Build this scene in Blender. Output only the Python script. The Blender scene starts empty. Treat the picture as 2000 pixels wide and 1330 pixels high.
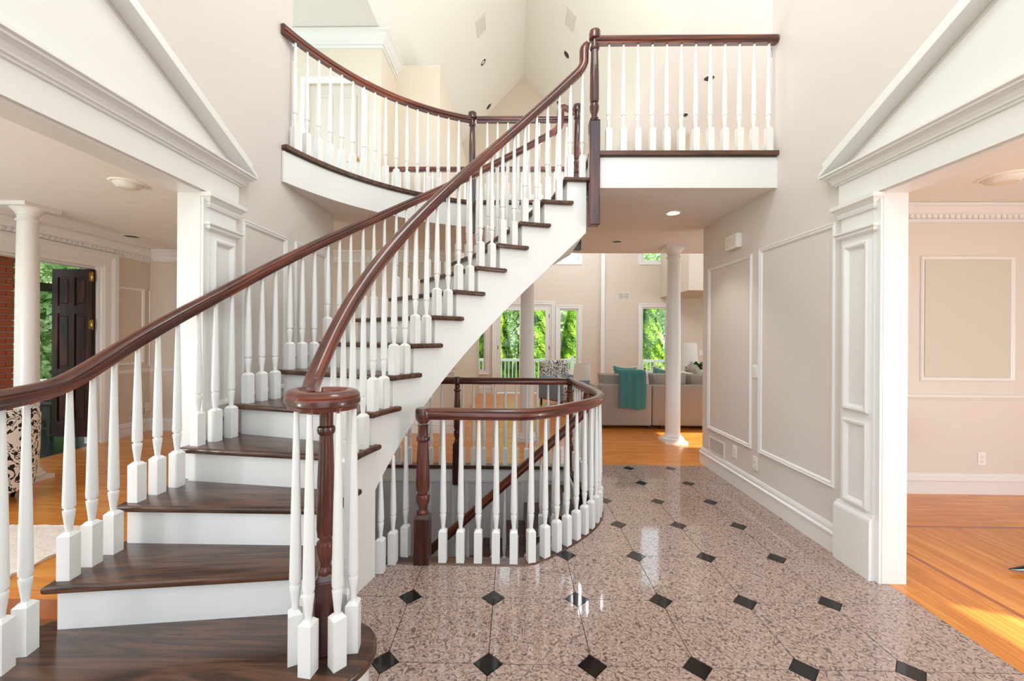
import bpy, bmesh, math, random
from mathutils import Vector, Matrix
S = bpy.context.scene
COL = S.collection
random.seed(7)
PI = math.pi
R = math.radians

# ------------------------------------------------------------------ camera, sky, sun, exposure
cam_d = bpy.data.cameras.new('camera')
cam = bpy.data.objects.new('camera', cam_d)
COL.objects.link(cam)
cam_d.sensor_width = 36.0
cam_d.lens = 807.92 / 2000 * 36
cam_d.shift_x = (1000 - 990.99) / 2000
cam_d.shift_y = -(665 - 656.32) / 2000
cam_d.clip_start = 0.05
cam_d.clip_end = 300
cam.matrix_world = Matrix.Translation((0, 0, 1.44)) @ Matrix.Rotation(0.0164, 4, 'Z') @ Matrix.Rotation(PI / 2, 4, 'X') @ Matrix.Rotation(0.006, 4, 'Z')
S.camera = cam

w = bpy.data.worlds.new('sky')
S.world = w
w.use_nodes = True
nt = w.node_tree
nt.nodes.clear()
_o = nt.nodes.new('ShaderNodeOutputWorld')
_b = nt.nodes.new('ShaderNodeBackground')
_b.inputs[0].default_value = (0.77, 0.90, 1.0, 1)
_b.inputs[1].default_value = 1.5
nt.links.new(_b.outputs[0], _o.inputs[0])

sun_d = bpy.data.lights.new('sun', 'SUN')
sun_d.energy = 6.0
sun_d.angle = R(0.8)
sun_d.color = (1.0, 0.95, 0.86)
sun = bpy.data.objects.new('sun', sun_d)
sun.rotation_euler = Vector((-0.75, 0.35, -0.62)).to_track_quat('-Z', 'Y').to_euler()
COL.objects.link(sun)

def lamp(name, loc, power, rad, col=(0.97, 0.98, 1.0)):
    d = bpy.data.lights.new(name, 'POINT'); d.energy = power; d.shadow_soft_size = rad; d.color = col
    o = bpy.data.objects.new(name, d); o.location = loc; COL.objects.link(o)
lamp('foyer_fill', (0.15, 2.0, 5.0), 55, 0.45)  # added unseen fill evening out the hall walls, no fixture
lamp('living_room_fill', (1.5, 8.4, 3.9), 42, 0.3)  # added fill hidden behind the gallery slab, brightens the living room
lamp('vault_fill', (0.6, 5.2, 5.7), 15, 0.4)  # added fill above the view, lifts the vault slopes
lamp('left_room_fill', (-4.4, 0.2, 1.0), 90, 0.3)  # added fill out of view, brightens the left room's walls and ceiling
lamp('right_room_fill', (4.3, 0.4, 0.9), 70, 0.3, (0.80, 0.93, 1.0))  # added cool fill out of view, offsets the orange floor bounce

S.view_settings.view_transform = 'Standard'
S.view_settings.look = 'None'
S.view_settings.gamma = 1.0
S.view_settings.exposure = 0.92
S.view_settings.use_curve_mapping = False
S.cycles.use_denoising = True
S.cycles.max_bounces = 12
S.cycles.diffuse_bounces = 8
S.cycles.glossy_bounces = 4
S.cycles.transparent_max_bounces = 12
S.cycles.caustics_reflective = False
S.cycles.caustics_refractive = False
S.cycles.sample_clamp_indirect = 8.0

# ------------------------------------------------------------------ materials
def srgb(r, g, b):
    f = lambda c: (c / 255 / 12.92) if c / 255 <= 0.04045 else ((c / 255 + 0.055) / 1.055) ** 2.4
    return (f(r), f(g), f(b), 1)

def new_mat(name):
    m = bpy.data.materials.new(name)
    m.use_nodes = True
    n = m.node_tree
    return m, n, n.nodes['Principled BSDF']

def plain(name, rgb, rough=0.5, metallic=0.0, coat=0.0, bump=0.0, bscale=200, var=0.0, emit=None, spec=0.5):
    m, n, p = new_mat(name)
    p.inputs['Base Color'].default_value = srgb(*rgb)
    p.inputs['Roughness'].default_value = rough
    p.inputs['Metallic'].default_value = metallic
    p.inputs['Specular IOR Level'].default_value = spec
    if coat:
        p.inputs['Coat Weight'].default_value = coat
        p.inputs['Coat Roughness'].default_value = 0.08
    if emit:
        p.inputs['Emission Color'].default_value = srgb(*rgb)
        p.inputs['Emission Strength'].default_value = emit
    tc = n.nodes.new('ShaderNodeTexCoord')
    if bump or var:
        nz = n.nodes.new('ShaderNodeTexNoise')
        nz.inputs['Scale'].default_value = bscale
        nz.inputs['Detail'].default_value = 3
        n.links.new(tc.outputs['Object'], nz.inputs['Vector'])
        if bump:
            bp = n.nodes.new('ShaderNodeBump')
            bp.inputs['Strength'].default_value = bump
            bp.inputs['Distance'].default_value = 0.004
            n.links.new(nz.outputs['Fac'], bp.inputs['Height'])
            n.links.new(bp.outputs['Normal'], p.inputs['Normal'])
        if var:
            mx = n.nodes.new('ShaderNodeMix')
            mx.data_type = 'RGBA'
            c = srgb(*rgb)
            mx.inputs[6].default_value = tuple(x * (1 - var) for x in c[:3]) + (1,)
            mx.inputs[7].default_value = tuple(min(1, x * (1 + var)) for x in c[:3]) + (1,)
            n.links.new(nz.outputs['Fac'], mx.inputs[0])
            n.links.new(mx.outputs[2], p.inputs['Base Color'])
    return m

def wood(name, dark, mid, light, scale=(1.2, 14, 14), rough=0.3, coat=0.4, coord='Object', rnd=0.0, grain=1.0, spec=0.5):
    m, n, p = new_mat(name)
    L = n.links.new
    tc = n.nodes.new('ShaderNodeTexCoord')
    mp = n.nodes.new('ShaderNodeMapping')
    mp.inputs['Scale'].default_value = scale
    L(tc.outputs[coord], mp.inputs['Vector'])
    oi = n.nodes.new('ShaderNodeObjectInfo')
    sc = n.nodes.new('ShaderNodeVectorMath')
    sc.operation = 'SCALE'
    sc.inputs[0].default_value = (31.0, 17.0, 9.0)
    L(oi.outputs['Random'], sc.inputs['Scale'])
    ad = n.nodes.new('ShaderNodeVectorMath')
    ad.operation = 'ADD'
    L(mp.outputs[0], ad.inputs[0])
    L(sc.outputs[0], ad.inputs[1])
    nz = n.nodes.new('ShaderNodeTexNoise')
    nz.inputs['Scale'].default_value = 1.0
    nz.inputs['Detail'].default_value = 5
    nz.inputs['Distortion'].default_value = 1.2
    L(ad.outputs[0], nz.inputs['Vector'])
    wv = n.nodes.new('ShaderNodeMath')
    wv.operation = 'MULTIPLY'
    wv.inputs[1].default_value = 9.0 * grain
    L(nz.outputs['Fac'], wv.inputs[0])
    fr = n.nodes.new('ShaderNodeMath')
    fr.operation = 'PINGPONG'
    fr.inputs[1].default_value = 1.0
    L(wv.outputs[0], fr.inputs[0])
    rp = n.nodes.new('ShaderNodeValToRGB')
    e = rp.color_ramp.elements
    e[0].color = srgb(*dark)
    e[1].color = srgb(*light)
    e[0].position = 0.02
    e[1].position = 0.98
    x = e.new(0.45)
    x.color = srgb(*mid)
    L(fr.outputs[0], rp.inputs['Fac'])
    out = rp.outputs[0]
    if rnd:
        hs = n.nodes.new('ShaderNodeHueSaturation')
        mr = n.nodes.new('ShaderNodeMapRange')
        mr.inputs[3].default_value = 1 - rnd
        mr.inputs[4].default_value = 1 + rnd
        L(oi.outputs['Random'], mr.inputs[0])
        L(mr.outputs[0], hs.inputs['Value'])
        L(out, hs.inputs['Color'])
        out = hs.outputs[0]
    L(out, p.inputs['Base Color'])
    p.inputs['Roughness'].default_value = rough
    p.inputs['Coat Weight'].default_value = coat
    p.inputs['Coat Roughness'].default_value = 0.07
    p.inputs['Specular IOR Level'].default_value = spec
    return m

def granite():
    m, n, p = new_mat('pink granite')
    L = n.links.new
    ge = n.nodes.new('ShaderNodeNewGeometry')
    oi = n.nodes.new('ShaderNodeObjectInfo')
    sc = n.nodes.new('ShaderNodeVectorMath'); sc.operation = 'SCALE'
    sc.inputs[0].default_value = (50, 30, 20)
    L(oi.outputs['Random'], sc.inputs['Scale'])
    ad = n.nodes.new('ShaderNodeVectorMath'); ad.operation = 'ADD'
    L(ge.outputs['Position'], ad.inputs[0]); L(sc.outputs[0], ad.inputs[1])
    def noise(s, d, dist=0.0):
        z = n.nodes.new('ShaderNodeTexNoise')
        z.inputs['Scale'].default_value = s
        z.inputs['Detail'].default_value = d
        z.inputs['Distortion'].default_value = dist
        L(ad.outputs[0], z.inputs['Vector'])
        return z.outputs['Fac']
    def math_(op, a, b):
        k = n.nodes.new('ShaderNodeMath'); k.operation = op
        for i, v in enumerate((a, b)):
            if isinstance(v, (int, float)): k.inputs[i].default_value = v
            else: L(v, k.inputs[i])
        return k.outputs[0]
    def ramp(f, stops):
        r = n.nodes.new('ShaderNodeValToRGB')
        e = r.color_ramp.elements
        while len(e) < len(stops): e.new(0.5)
        for q, (pos, c) in zip(e, stops): q.position = pos; q.color = c
        L(f, r.inputs['Fac'])
        return r.outputs[0]
    base = ramp(noise(70, 3), [(0.3, srgb(144, 122, 112)), (0.5, srgb(168, 144, 134)), (0.7, srgb(190, 168, 157))])
    # broken worm-like dark strokes: contour lines of a noise field, cut by a second field
    a = math_('ABSOLUTE', math_('SUBTRACT', math_('FRACT', math_('MULTIPLY', noise(30, 0.6, 0.35), 4.2), 0), 0.5), 0)
    line = ramp(a, [(0.0, (1, 1, 1, 1)), (0.10, (0.8, 0.8, 0.8, 1)), (0.17, (0, 0, 0, 1))])
    cut = ramp(noise(55, 2), [(0.36, (0, 0, 0, 1)), (0.46, (1, 1, 1, 1))])
    k = math_('MULTIPLY', math_('MULTIPLY', line, cut), 0.85)
    mx = n.nodes.new('ShaderNodeMix'); mx.data_type = 'RGBA'
    L(k, mx.inputs[0]); L(base, mx.inputs[6])
    mx.inputs[7].default_value = srgb(78, 63, 59)
    L(mx.outputs[2], p.inputs['Base Color'])
    p.inputs['Roughness'].default_value = 0.06
    p.inputs['Specular IOR Level'].default_value = 0.8
    return m

def paisley(name, white=(232, 226, 218), black=(30, 28, 30), sc=22.0, dist=2.5):
    m, n, p = new_mat(name)
    L = n.links.new
    tc = n.nodes.new('ShaderNodeTexCoord')
    nz = n.nodes.new('ShaderNodeTexNoise')
    nz.inputs['Scale'].default_value = sc * 0.45
    nz.inputs['Detail'].default_value = 1
    nz.inputs['Distortion'].default_value = dist
    L(tc.outputs['Object'], nz.inputs['Vector'])
    k = n.nodes.new('ShaderNodeMath'); k.operation = 'MULTIPLY'; k.inputs[1].default_value = 9
    L(nz.outputs['Fac'], k.inputs[0])
    f = n.nodes.new('ShaderNodeMath'); f.operation = 'PINGPONG'; f.inputs[1].default_value = 1
    L(k.outputs[0], f.inputs[0])
    vo = n.nodes.new('ShaderNodeTexVoronoi'); vo.inputs['Scale'].default_value = sc
    L(tc.outputs['Object'], vo.inputs['Vector'])
    gt = n.nodes.new('ShaderNodeMath'); gt.operation = 'GREATER_THAN'; gt.inputs[1].default_value = 0.33
    L(vo.outputs['Distance'], gt.inputs[0])
    mu = n.nodes.new('ShaderNodeMath'); mu.operation = 'MULTIPLY'
    L(f.outputs[0], mu.inputs[0]); L(gt.outputs[0], mu.inputs[1])
    r = n.nodes.new('ShaderNodeValToRGB')
    r.color_ramp.elements[0].position = 0.22; r.color_ramp.elements[0].color = srgb(*black)
    r.color_ramp.elements[1].position = 0.36; r.color_ramp.elements[1].color = srgb(*white)
    L(mu.outputs[0], r.inputs['Fac'])
    L(r.outputs[0], p.inputs['Base Color'])
    p.inputs['Roughness'].default_value = 0.85
    return m

def glass_mat():
    m = bpy.data.materials.new('window glass')
    m.use_nodes = True
    n = m.node_tree
    n.nodes.clear()
    o = n.nodes.new('ShaderNodeOutputMaterial')
    mx = n.nodes.new('ShaderNodeMixShader')
    t = n.nodes.new('ShaderNodeBsdfTransparent')
    t.inputs[0].default_value = (0.96, 0.98, 0.97, 1)
    g = n.nodes.new('ShaderNodeBsdfGlossy')
    g.inputs['Roughness'].default_value = 0.02
    f = n.nodes.new('ShaderNodeFresnel')
    f.inputs['IOR'].default_value = 1.35
    n.links.new(f.outputs[0], mx.inputs[0])
    n.links.new(t.outputs[0], mx.inputs[1])
    n.links.new(g.outputs[0], mx.inputs[2])
    n.links.new(mx.outputs[0], o.inputs['Surface'])
    return m

def leafy(name, c1, c2, c3):
    m, n, p = new_mat(name)
    L = n.links.new
    ge = n.nodes.new('ShaderNodeNewGeometry')
    nz = n.nodes.new('ShaderNodeTexNoise'); nz.inputs['Scale'].default_value = 2.2; nz.inputs['Detail'].default_value = 4
    L(ge.outputs['Position'], nz.inputs['Vector'])
    r = n.nodes.new('ShaderNodeValToRGB')
    e = r.color_ramp.elements
    e[0].position = 0.35; e[0].color = srgb(*c1)
    e[1].position = 0.68; e[1].color = srgb(*c3)
    x = e.new(0.5); x.color = srgb(*c2)
    L(nz.outputs['Fac'], r.inputs['Fac'])
    L(r.outputs[0], p.inputs['Base Color'])
    p.inputs['Roughness'].default_value = 0.6
    tr = n.nodes.new('ShaderNodeBsdfTranslucent')
    L(r.outputs[0], tr.inputs[0])
    mx = n.nodes.new('ShaderNodeMixShader'); mx.inputs[0].default_value = 0.35
    L(p.outputs[0], mx.inputs[1]); L(tr.outputs[0], mx.inputs[2])
    L(mx.outputs[0], n.nodes['Material Output'].inputs['Surface'])
    return m

M = dict(
    wall=plain('greige wall paint', (215, 208, 202), 0.6, bump=0.04, bscale=260),
    wall_pale=plain('pale cream wall paint', (218, 211, 202), 0.6, bump=0.04, bscale=260),
    tan=plain('tan wall paint', (212, 200, 186), 0.6, bump=0.04, bscale=260),
    peach=plain('warm cream wall paint', (222, 210, 194), 0.6, bump=0.04, bscale=260),
    grey_panel=plain('grey green panel paint', (206, 201, 188), 0.6),
    ceil=plain('ceiling paint', (230, 226, 223), 0.7),
    vault=plain('vault paint', (234, 235, 228), 0.7),
    trim=plain('white trim paint', (228, 227, 225), 0.32),
    stair_white=plain('white stair paint', (231, 230, 228), 0.35),
    tread=wood('dark walnut oak', (50, 28, 18), (74, 45, 30), (98, 64, 44), (1.1, 11, 11), 0.3, 0.2),
    rail=wood('red mahogany', (64, 24, 15), (98, 42, 26), (132, 66, 42), (1.2, 9, 9), 0.28, 0.35, coord='UV', grain=0.5),
    newel=wood('red mahogany upright', (48, 18, 12), (74, 30, 20), (98, 44, 29), (10, 10, 0.9), 0.25, 0.4, grain=0.5),
    granite=granite(),
    inset=plain('black polished granite', (24, 24, 25), 0.06, var=0.4, bscale=300),
    grout=plain('tile joint', (62, 52, 48), 0.8),
    plank=wood('honey pine flooring', (200, 120, 48), (213, 136, 57), (221, 148, 69), (1.0, 12, 12), 0.22, 0.2, rnd=0.05, grain=0.5, spec=0.35),
    plank_y=wood('honey pine flooring lengthwise', (200, 120, 48), (213, 136, 57), (221, 148, 69), (12, 1.0, 12), 0.22, 0.2, rnd=0.05, grain=0.5, spec=0.35),
    inlay=plain('walnut inlay', (160, 86, 40), 0.25, coat=0.3),
    under=plain('floor joint', (120, 70, 30), 0.8),
    brass=plain('brass', (205, 160, 80), 0.25, metallic=1.0),
    door=wood('dark mahogany door', (34, 12, 11), (56, 22, 18), (78, 34, 27), (10, 10, 0.9), 0.4, 0.0, grain=0.5, spec=0.25),
    sofa=plain('grey beige upholstery', (156, 148, 140), 0.9, bump=0.15, bscale=500, var=0.08),
    sofa_dark=plain('sofa feet', (26, 22, 20), 0.6),
    teal=plain('teal woven throw', (66, 124, 124), 0.95, bump=0.3, bscale=300, var=0.15),
    teal_pillow=plain('teal linen', (92, 142, 140), 0.95, bump=0.2, bscale=400),
    piping=plain('white piping', (238, 234, 226), 0.8),
    shade=plain('lamp shade linen', (226, 224, 220), 0.8),
    blue_ceramic=paisley('blue and white ceramic', (190, 200, 212), (26, 34, 58), 26),
    pattern=paisley('black and white print', (240, 236, 228), (24, 23, 25), 15, 2.2),
    pattern2=paisley('floral grey print', (214, 210, 202), (52, 58, 72), 24, 1.0),
    blue_fab=plain('dusty blue fabric', (120, 140, 164), 0.9),
    navy=plain('navy cushion', (44, 64, 108), 0.9),
    dark=plain('dark stained furniture', (40, 25, 20), 0.35),
    black=plain('black lacquer', (18, 17, 18), 0.25),
    plastic=plain('white plastic', (238, 236, 230), 0.4),
    can_dark=plain('dark can', (44, 36, 30), 0.4),
    bulb=plain('lit bulb', (255, 236, 200), 0.5, emit=14),
    lens=plain('unlit bulb', (222, 212, 192), 0.3),
    vent_dark=plain('vent shadow', (120, 114, 108), 0.8),
    vent_white=plain('vent white', (226, 222, 216), 0.5),
    vent_pale=plain('vent pale', (206, 202, 192), 0.7),
    rug=plain('cream woven rug', (226, 216, 206), 0.95, bump=1.0, bscale=55, var=0.1),
    glass=glass_mat(),
    deck=plain('white deck rail', (240, 240, 238), 0.5),
    brick=plain('red brick', (168, 92, 66), 0.85, bump=0.4, bscale=120, var=0.2),
    mortar=plain('mortar', (182, 168, 152), 0.9),
    stone=plain('pale paving', (176, 170, 160), 0.85, var=0.1, bscale=3),
    lawn=plain('lawn', (92, 128, 52), 0.95, var=0.3, bscale=6, bump=0.5),
    bark=plain('bark', (92, 72, 56), 0.9, bump=0.6, bscale=30),
    arbor=leafy('arborvitae leaves', (84, 134, 24), (146, 190, 40), (200, 224, 76)),
    broad=leafy('broadleaf leaves', (104, 140, 76), (158, 186, 118), (214, 224, 184)),
    house_plant=leafy('house plant leaves', (20, 60, 20), (40, 92, 34), (64, 120, 46)),
    door_white=plain('interior door paint', (214, 203, 192), 0.45),
    basement=plain('pale grey wall', (214, 212, 216), 0.6),
)
# ------------------------------------------------------------------ mesh helpers
def link(name, me, parent=None):
    o = bpy.data.objects.new(name, me)
    COL.objects.link(o)
    if parent is not None:
        o.parent = parent
    return o

def tag(o, label=None, cat=None, group=None, kind=None):
    if label: o['label'] = label
    if cat: o['category'] = cat
    if group: o['group'] = group
    if kind: o['kind'] = kind
    return o

def empty(name, loc=(0, 0, 0), rz=0.0, label=None, cat=None, group=None, kind=None):
    o = bpy.data.objects.new(name, None)
    COL.objects.link(o)
    o.location = loc
    o.rotation_euler = (0, 0, rz)
    o.empty_display_size = 0.1
    return tag(o, label, cat, group, kind)

class MB:
    """collects pieces into one mesh"""
    def __init__(s):
        s.v = []; s.f = []; s.uv = {}
        s.sm = []
    def add(s, verts, faces, smooth=False, uvs=None):
        b = len(s.v)
        s.v += [tuple(p) for p in verts]
        for i, f in enumerate(faces):
            if uvs: s.uv[len(s.f)] = uvs[i]
            s.f.append([b + k for k in f])
            s.sm.append(smooth)
        return s
    def box(s, x0, x1, y0, y1, z0, z1):
        v = [(x0, y0, z0), (x1, y0, z0), (x1, y1, z0), (x0, y1, z0), (x0, y0, z1), (x1, y0, z1), (x1, y1, z1), (x0, y1, z1)]
        return s.add(v, [(0, 3, 2, 1), (4, 5, 6, 7), (0, 1, 5, 4), (1, 2, 6, 5), (2, 3, 7, 6), (3, 0, 4, 7)])
    def rbox(s, x0, x1, y0, y1, z0, z1, r=0.02, seg=3, mat=None):
        bm = bmesh.new()
        bmesh.ops.create_cube(bm, size=1)
        for v in bm.verts:
            v.co = Vector(((x0 + x1) / 2 + v.co.x * (x1 - x0), (y0 + y1) / 2 + v.co.y * (y1 - y0), (z0 + z1) / 2 + v.co.z * (z1 - z0)))
        bmesh.ops.bevel(bm, geom=list(bm.edges), offset=r, segments=seg, affect='EDGES', profile=0.5)
        return s.bm(bm, mat, True)
    def bm(s, bm, mat=None, smooth=False):
        bm.verts.index_update()
        s.add([(mat @ v.co) if mat else v.co.copy() for v in bm.verts], [[v.index for v in f.verts] for f in bm.faces], smooth)
        bm.free()
        return s
    def prism(s, poly, z0, z1):
        n = len(poly)
        a = sum(poly[i][0] * poly[(i + 1) % n][1] - poly[(i + 1) % n][0] * poly[i][1] for i in range(n))
        if a < 0: poly = poly[::-1]
        v = [(x, y, z0) for x, y in poly] + [(x, y, z1) for x, y in poly]
        f = [tuple(range(n - 1, -1, -1)), tuple(range(n, 2 * n))] + [(i, (i + 1) % n, n + (i + 1) % n, n + i) for i in range(n)]
        return s.add(v, f)
    def lathe(s, prof, seg=16, c=(0, 0, 0), smooth=True, mat=None, cap=True):
        v = []
        for r, z in prof:
            for i in range(seg):
                a = 2 * PI * i / seg
                p = Vector((c[0] + r * math.cos(a), c[1] + r * math.sin(a), c[2] + z))
                v.append(mat @ p if mat else p)
        f = []
        for j in range(len(prof) - 1):
            for i in range(seg):
                k = (i + 1) % seg
                f.append((j * seg + i, j * seg + k, (j + 1) * seg + k, (j + 1) * seg + i))
        s.add(v, f, smooth)
        if cap:
            b = len(prof) - 1
            s.add(v[:seg], [tuple(range(seg - 1, -1, -1))])
            s.add(v[b * seg:], [tuple(range(seg))])
        return s
    def tube(s, a, b, r0, r1=None, seg=8):
        a, b = Vector(a), Vector(b)
        q = (b - a).to_track_quat('Z', 'Y').to_matrix().to_4x4()
        return s.lathe([(r0, 0), (r1 if r1 is not None else r0, (b - a).length)], seg, mat=Matrix.Translation(a) @ q)
    def mould(s, path, prof, N, closed=False, smooth=False):
        """profile (a,b): a across the path in its plane (left of travel), b along N; mitred corners"""
        N = Vector(N).normalized()
        P = [Vector(p) for p in path]
        n = len(P); k = len(prof)
        v = []
        for i in range(n):
            if closed or 0 < i < n - 1:
                d0 = (P[i] - P[i - 1]).normalized()
                d1 = (P[(i + 1) % n] - P[i]).normalized()
            elif i == 0: d0 = d1 = (P[1] - P[0]).normalized()
            else: d0 = d1 = (P[i] - P[i - 1]).normalized()
            l0, l1 = N.cross(d0), N.cross(d1)
            m = (l0 + l1)
            m = m / max(0.2, m.dot(l1) if m.length else 1)
            for a, b in prof:
                v.append(P[i] + m * a + N * b)
        f = []
        for i in range(n if closed else n - 1):
            j = (i + 1) % n
            for q in range(k - 1):
                f.append((i * k + q, j * k + q, j * k + q + 1, i * k + q + 1))
            f.append((i * k + k - 1, j * k + k - 1, j * k, i * k))
        s.add(v, f, smooth)
        if not closed:
            s.add(v[:k], [tuple(range(k))])
            s.add(v[-k:], [tuple(range(k - 1, -1, -1))])
        return s
    def sweep(s, pts, prof, head=None, closed=False):
        """handrail sweep: profile (side, up); side stays horizontal. UV = (metres along, around)"""
        P = [Vector(p) for p in pts]
        n = len(P); k = len(prof)
        v = []; lens = [0.0]
        for i in range(1, n): lens.append(lens[-1] + (P[i] - P[i - 1]).length)
        for i in range(n):
            if closed: t = P[(i + 1) % n] - P[i - 1]
            else: t = P[min(n - 1, i + 1)] - P[max(0, i - 1)]
            t.normalize()
            h = Vector(head[i]) if head else Vector((t.x, t.y, 0))
            h = Vector((h.x, h.y, 0)).normalized()
            side = Vector((-h.y, h.x, 0))
            up = t.cross(side) * 1.0
            up = (-up) if up.z < 0 or (abs(up.z) < 1e-4 and up.dot(h) > 0) else up
            for a, b in prof: v.append(P[i] + side * a + up * b)
        f = []; uv = []
        for i in range(n if closed else n - 1):
            j = (i + 1) % n
            for q in range(k):
                q2 = (q + 1) % k
                f.append((i * k + q, i * k + q2, j * k + q2, j * k + q))
                u0 = lens[i]; u1 = lens[j] if j else lens[-1] + 0.05
                uv.append([(u0, q * 0.02), (u0, (q + 1) * 0.02), (u1, (q + 1) * 0.02), (u1, q * 0.02)])
        s.add(v, f, True, uv)
        if not closed:
            s.add(v[:k], [tuple(range(k))], False, [[(0, x * 0.02) for x in range(k)]])
            s.add(v[-k:], [tuple(range(k - 1, -1, -1))], False, [[(lens[-1], x * 0.02) for x in range(k)]])
        return s
    def mesh(s, name, mat, autosmooth=35, recalc=True):
        me = bpy.data.meshes.new(name)
        me.from_pydata(s.v, [], s.f)
        if s.uv:
            ul = me.uv_layers.new(name='uv')
            for p in me.polygons:
                u = s.uv.get(p.index)
                if u:
                    for q, li in enumerate(p.loop_indices): ul.data[li].uv = u[q]
        me.polygons.foreach_set('use_smooth', s.sm)
        me.materials.append(mat)
        bm = bmesh.new(); bm.from_mesh(me)
        bmesh.ops.remove_doubles(bm, verts=bm.verts, dist=1e-5)
        if recalc: bmesh.ops.recalc_face_normals(bm, faces=bm.faces)
        if any(s.sm):
            th = R(autosmooth)
            for e in bm.edges:
                if len(e.link_faces) == 2 and e.calc_face_angle(0) > th: e.smooth = False
        bm.to_mesh(me); bm.free()
        return me
    def build(s, name, mat, parent=None, autosmooth=35):
        return link(name, s.mesh(name, mat, autosmooth), parent)

def cells(u0, u1, v0, v1, holes):
    """rectangle minus rectangular holes -> list of rectangles"""
    us = sorted({u0, u1, *[h[0] for h in holes], *[h[1] for h in holes]})
    us = [u for u in us if u0 <= u <= u1]
    out = []
    for a, b in zip(us, us[1:]):
        cuts = sorted([(max(v0, h[2]), min(v1, h[3])) for h in holes if h[0] <= a + 1e-6 and h[1] >= b - 1e-6])
        z = v0
        for c, d in cuts:
            if c > z + 1e-6: out.append((a, b, z, c))
            z = max(z, d)
        if z < v1 - 1e-6: out.append((a, b, z, v1))
    return out

def struct(name, mb, mat, label, parent=None, cat=None):
    o = mb.build(name, mat, parent)
    o['kind'] = 'structure'
    if label: o['label'] = label
    return o

PANEL = [(0, 0), (0, 0.010), (0.008, 0.018), (0.016, 0.013), (0.026, 0.013), (0.034, 0.008), (0.038, 0)]
def frame_x(x, y0, y1, z0, z1, nx, name, parent, mat=None, prof=PANEL):
    """picture-frame moulding on a wall x = const facing nx"""
    path = [(x, y0, z0), (x, y1, z0), (x, y1, z1), (x, y0, z1)]
    if nx < 0: path = path[::-1]
    return MB().mould(path, prof, (nx, 0, 0), True).build(name, mat or M['trim'], parent)
def frame_y(y, x0, x1, z0, z1, ny, name, parent, mat=None, prof=PANEL):
    path = [(x0, y, z0), (x1, y, z0), (x1, y, z1), (x0, y, z1)]
    if ny > 0: path = path[::-1]
    return MB().mould(path, prof, (0, ny, 0), True).build(name, mat or M['trim'], parent)

# profile (out from wall, height)
BASE = [(0, 0), (0.022, 0), (0.022, 0.115), (0.030, 0.122), (0.030, 0.134), (0.017, 0.142), (0.017, 0.165), (0.010, 0.185), (0, 0.187)]
CHAIR = [(0, 0), (0.012, 0.004), (0.02, 0.02), (0.03, 0.028), (0.03, 0.045), (0.018, 0.055), (0, 0.062)]
CROWN = [(0, 0), (0.012, 0), (0.014, 0.03), (0.03, 0.03), (0.034, 0.062), (0.05, 0.075), (0.085, 0.12), (0.11, 0.135), (0.11, 0.155), (0, 0.155)]

# ------------------------------------------------------------------ numbers of the place
XL, XR = -1.89, 2.16          # hall wall faces
ZC, ZF = 2.68, 2.97           # lower ceiling, upper floor
ZU = 5.70                     # upper flat ceilings
RX, RZ = 0.19, 7.98           # ridge
SC = Vector((0.60, 2.0, 0))   # centre of the stair's curve
RISE = ZF / 15
def th(k): return R(180 - 7.5 * (k - 3))
def kof(t): return 3 + (180 - math.degrees(t)) / 7.5
def P(r, t, z=0.0): return Vector((SC.x + r * math.cos(t), SC.y + r * math.sin(t), z))
RIN = 1.46

# stairwell opening and its fence line (floor level)
FENCE = [(-0.576, 2.625), (0.05, 2.62)]
for x, y in [(0.118, 2.640), (0.197, 2.69), (0.273, 2.755), (0.35, 2.835), (0.424, 2.912), (0.494, 2.992), (0.56, 3.078), (0.622, 3.178), (0.675, 3.285), (0.712, 3.42), (0.728, 3.57), (0.722, 3.75), (0.70, 3.95), (0.67, 4.2), (0.64, 4.6)]:
    FENCE.append((x, y))
HOLE = [(-1.88, 2.66)] + [(x - 0.0, y + 0.03) if y < 2.63 else (x - 0.028, y + 0.012) for x, y in FENCE[1:-1]] + [(0.60, 4.60), (-1.88, 4.60)]

def clip(poly, a, b, keep_left):
    """convex clip by the line a->b"""
    out = []
    n = len(poly)
    s = lambda p: ((b[0] - a[0]) * (p[1] - a[1]) - (b[1] - a[1]) * (p[0] - a[0])) * (1 if keep_left else -1)
    for i in range(n):
        p, q = poly[i], poly[(i + 1) % n]
        sp, sq = s(p), s(q)
        if sp >= 0: out.append(p)
        if (sp > 0 and sq < 0) or (sp < 0 and sq > 0):
            t = sp / (sp - sq)
            out.append((p[0] + (q[0] - p[0]) * t, p[1] + (q[1] - p[1]) * t))
    return out
def area(poly):
    return abs(sum(poly[i][0] * poly[(i + 1) % len(poly)][1] - poly[(i + 1) % len(poly)][0] * poly[i][1] for i in range(len(poly)))) / 2 if len(poly) > 2 else 0
def minus_hole(poly, hole=HOLE):
    res = []; cur = poly
    for i in range(len(hole)):
        a, b = hole[i], hole[(i + 1) % len(hole)]
        o = clip(cur, a, b, False)
        if area(o) > 1e-5: res.append(o)
        cur = clip(cur, a, b, True)
        if area(cur) < 1e-6: break
    return res

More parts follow.
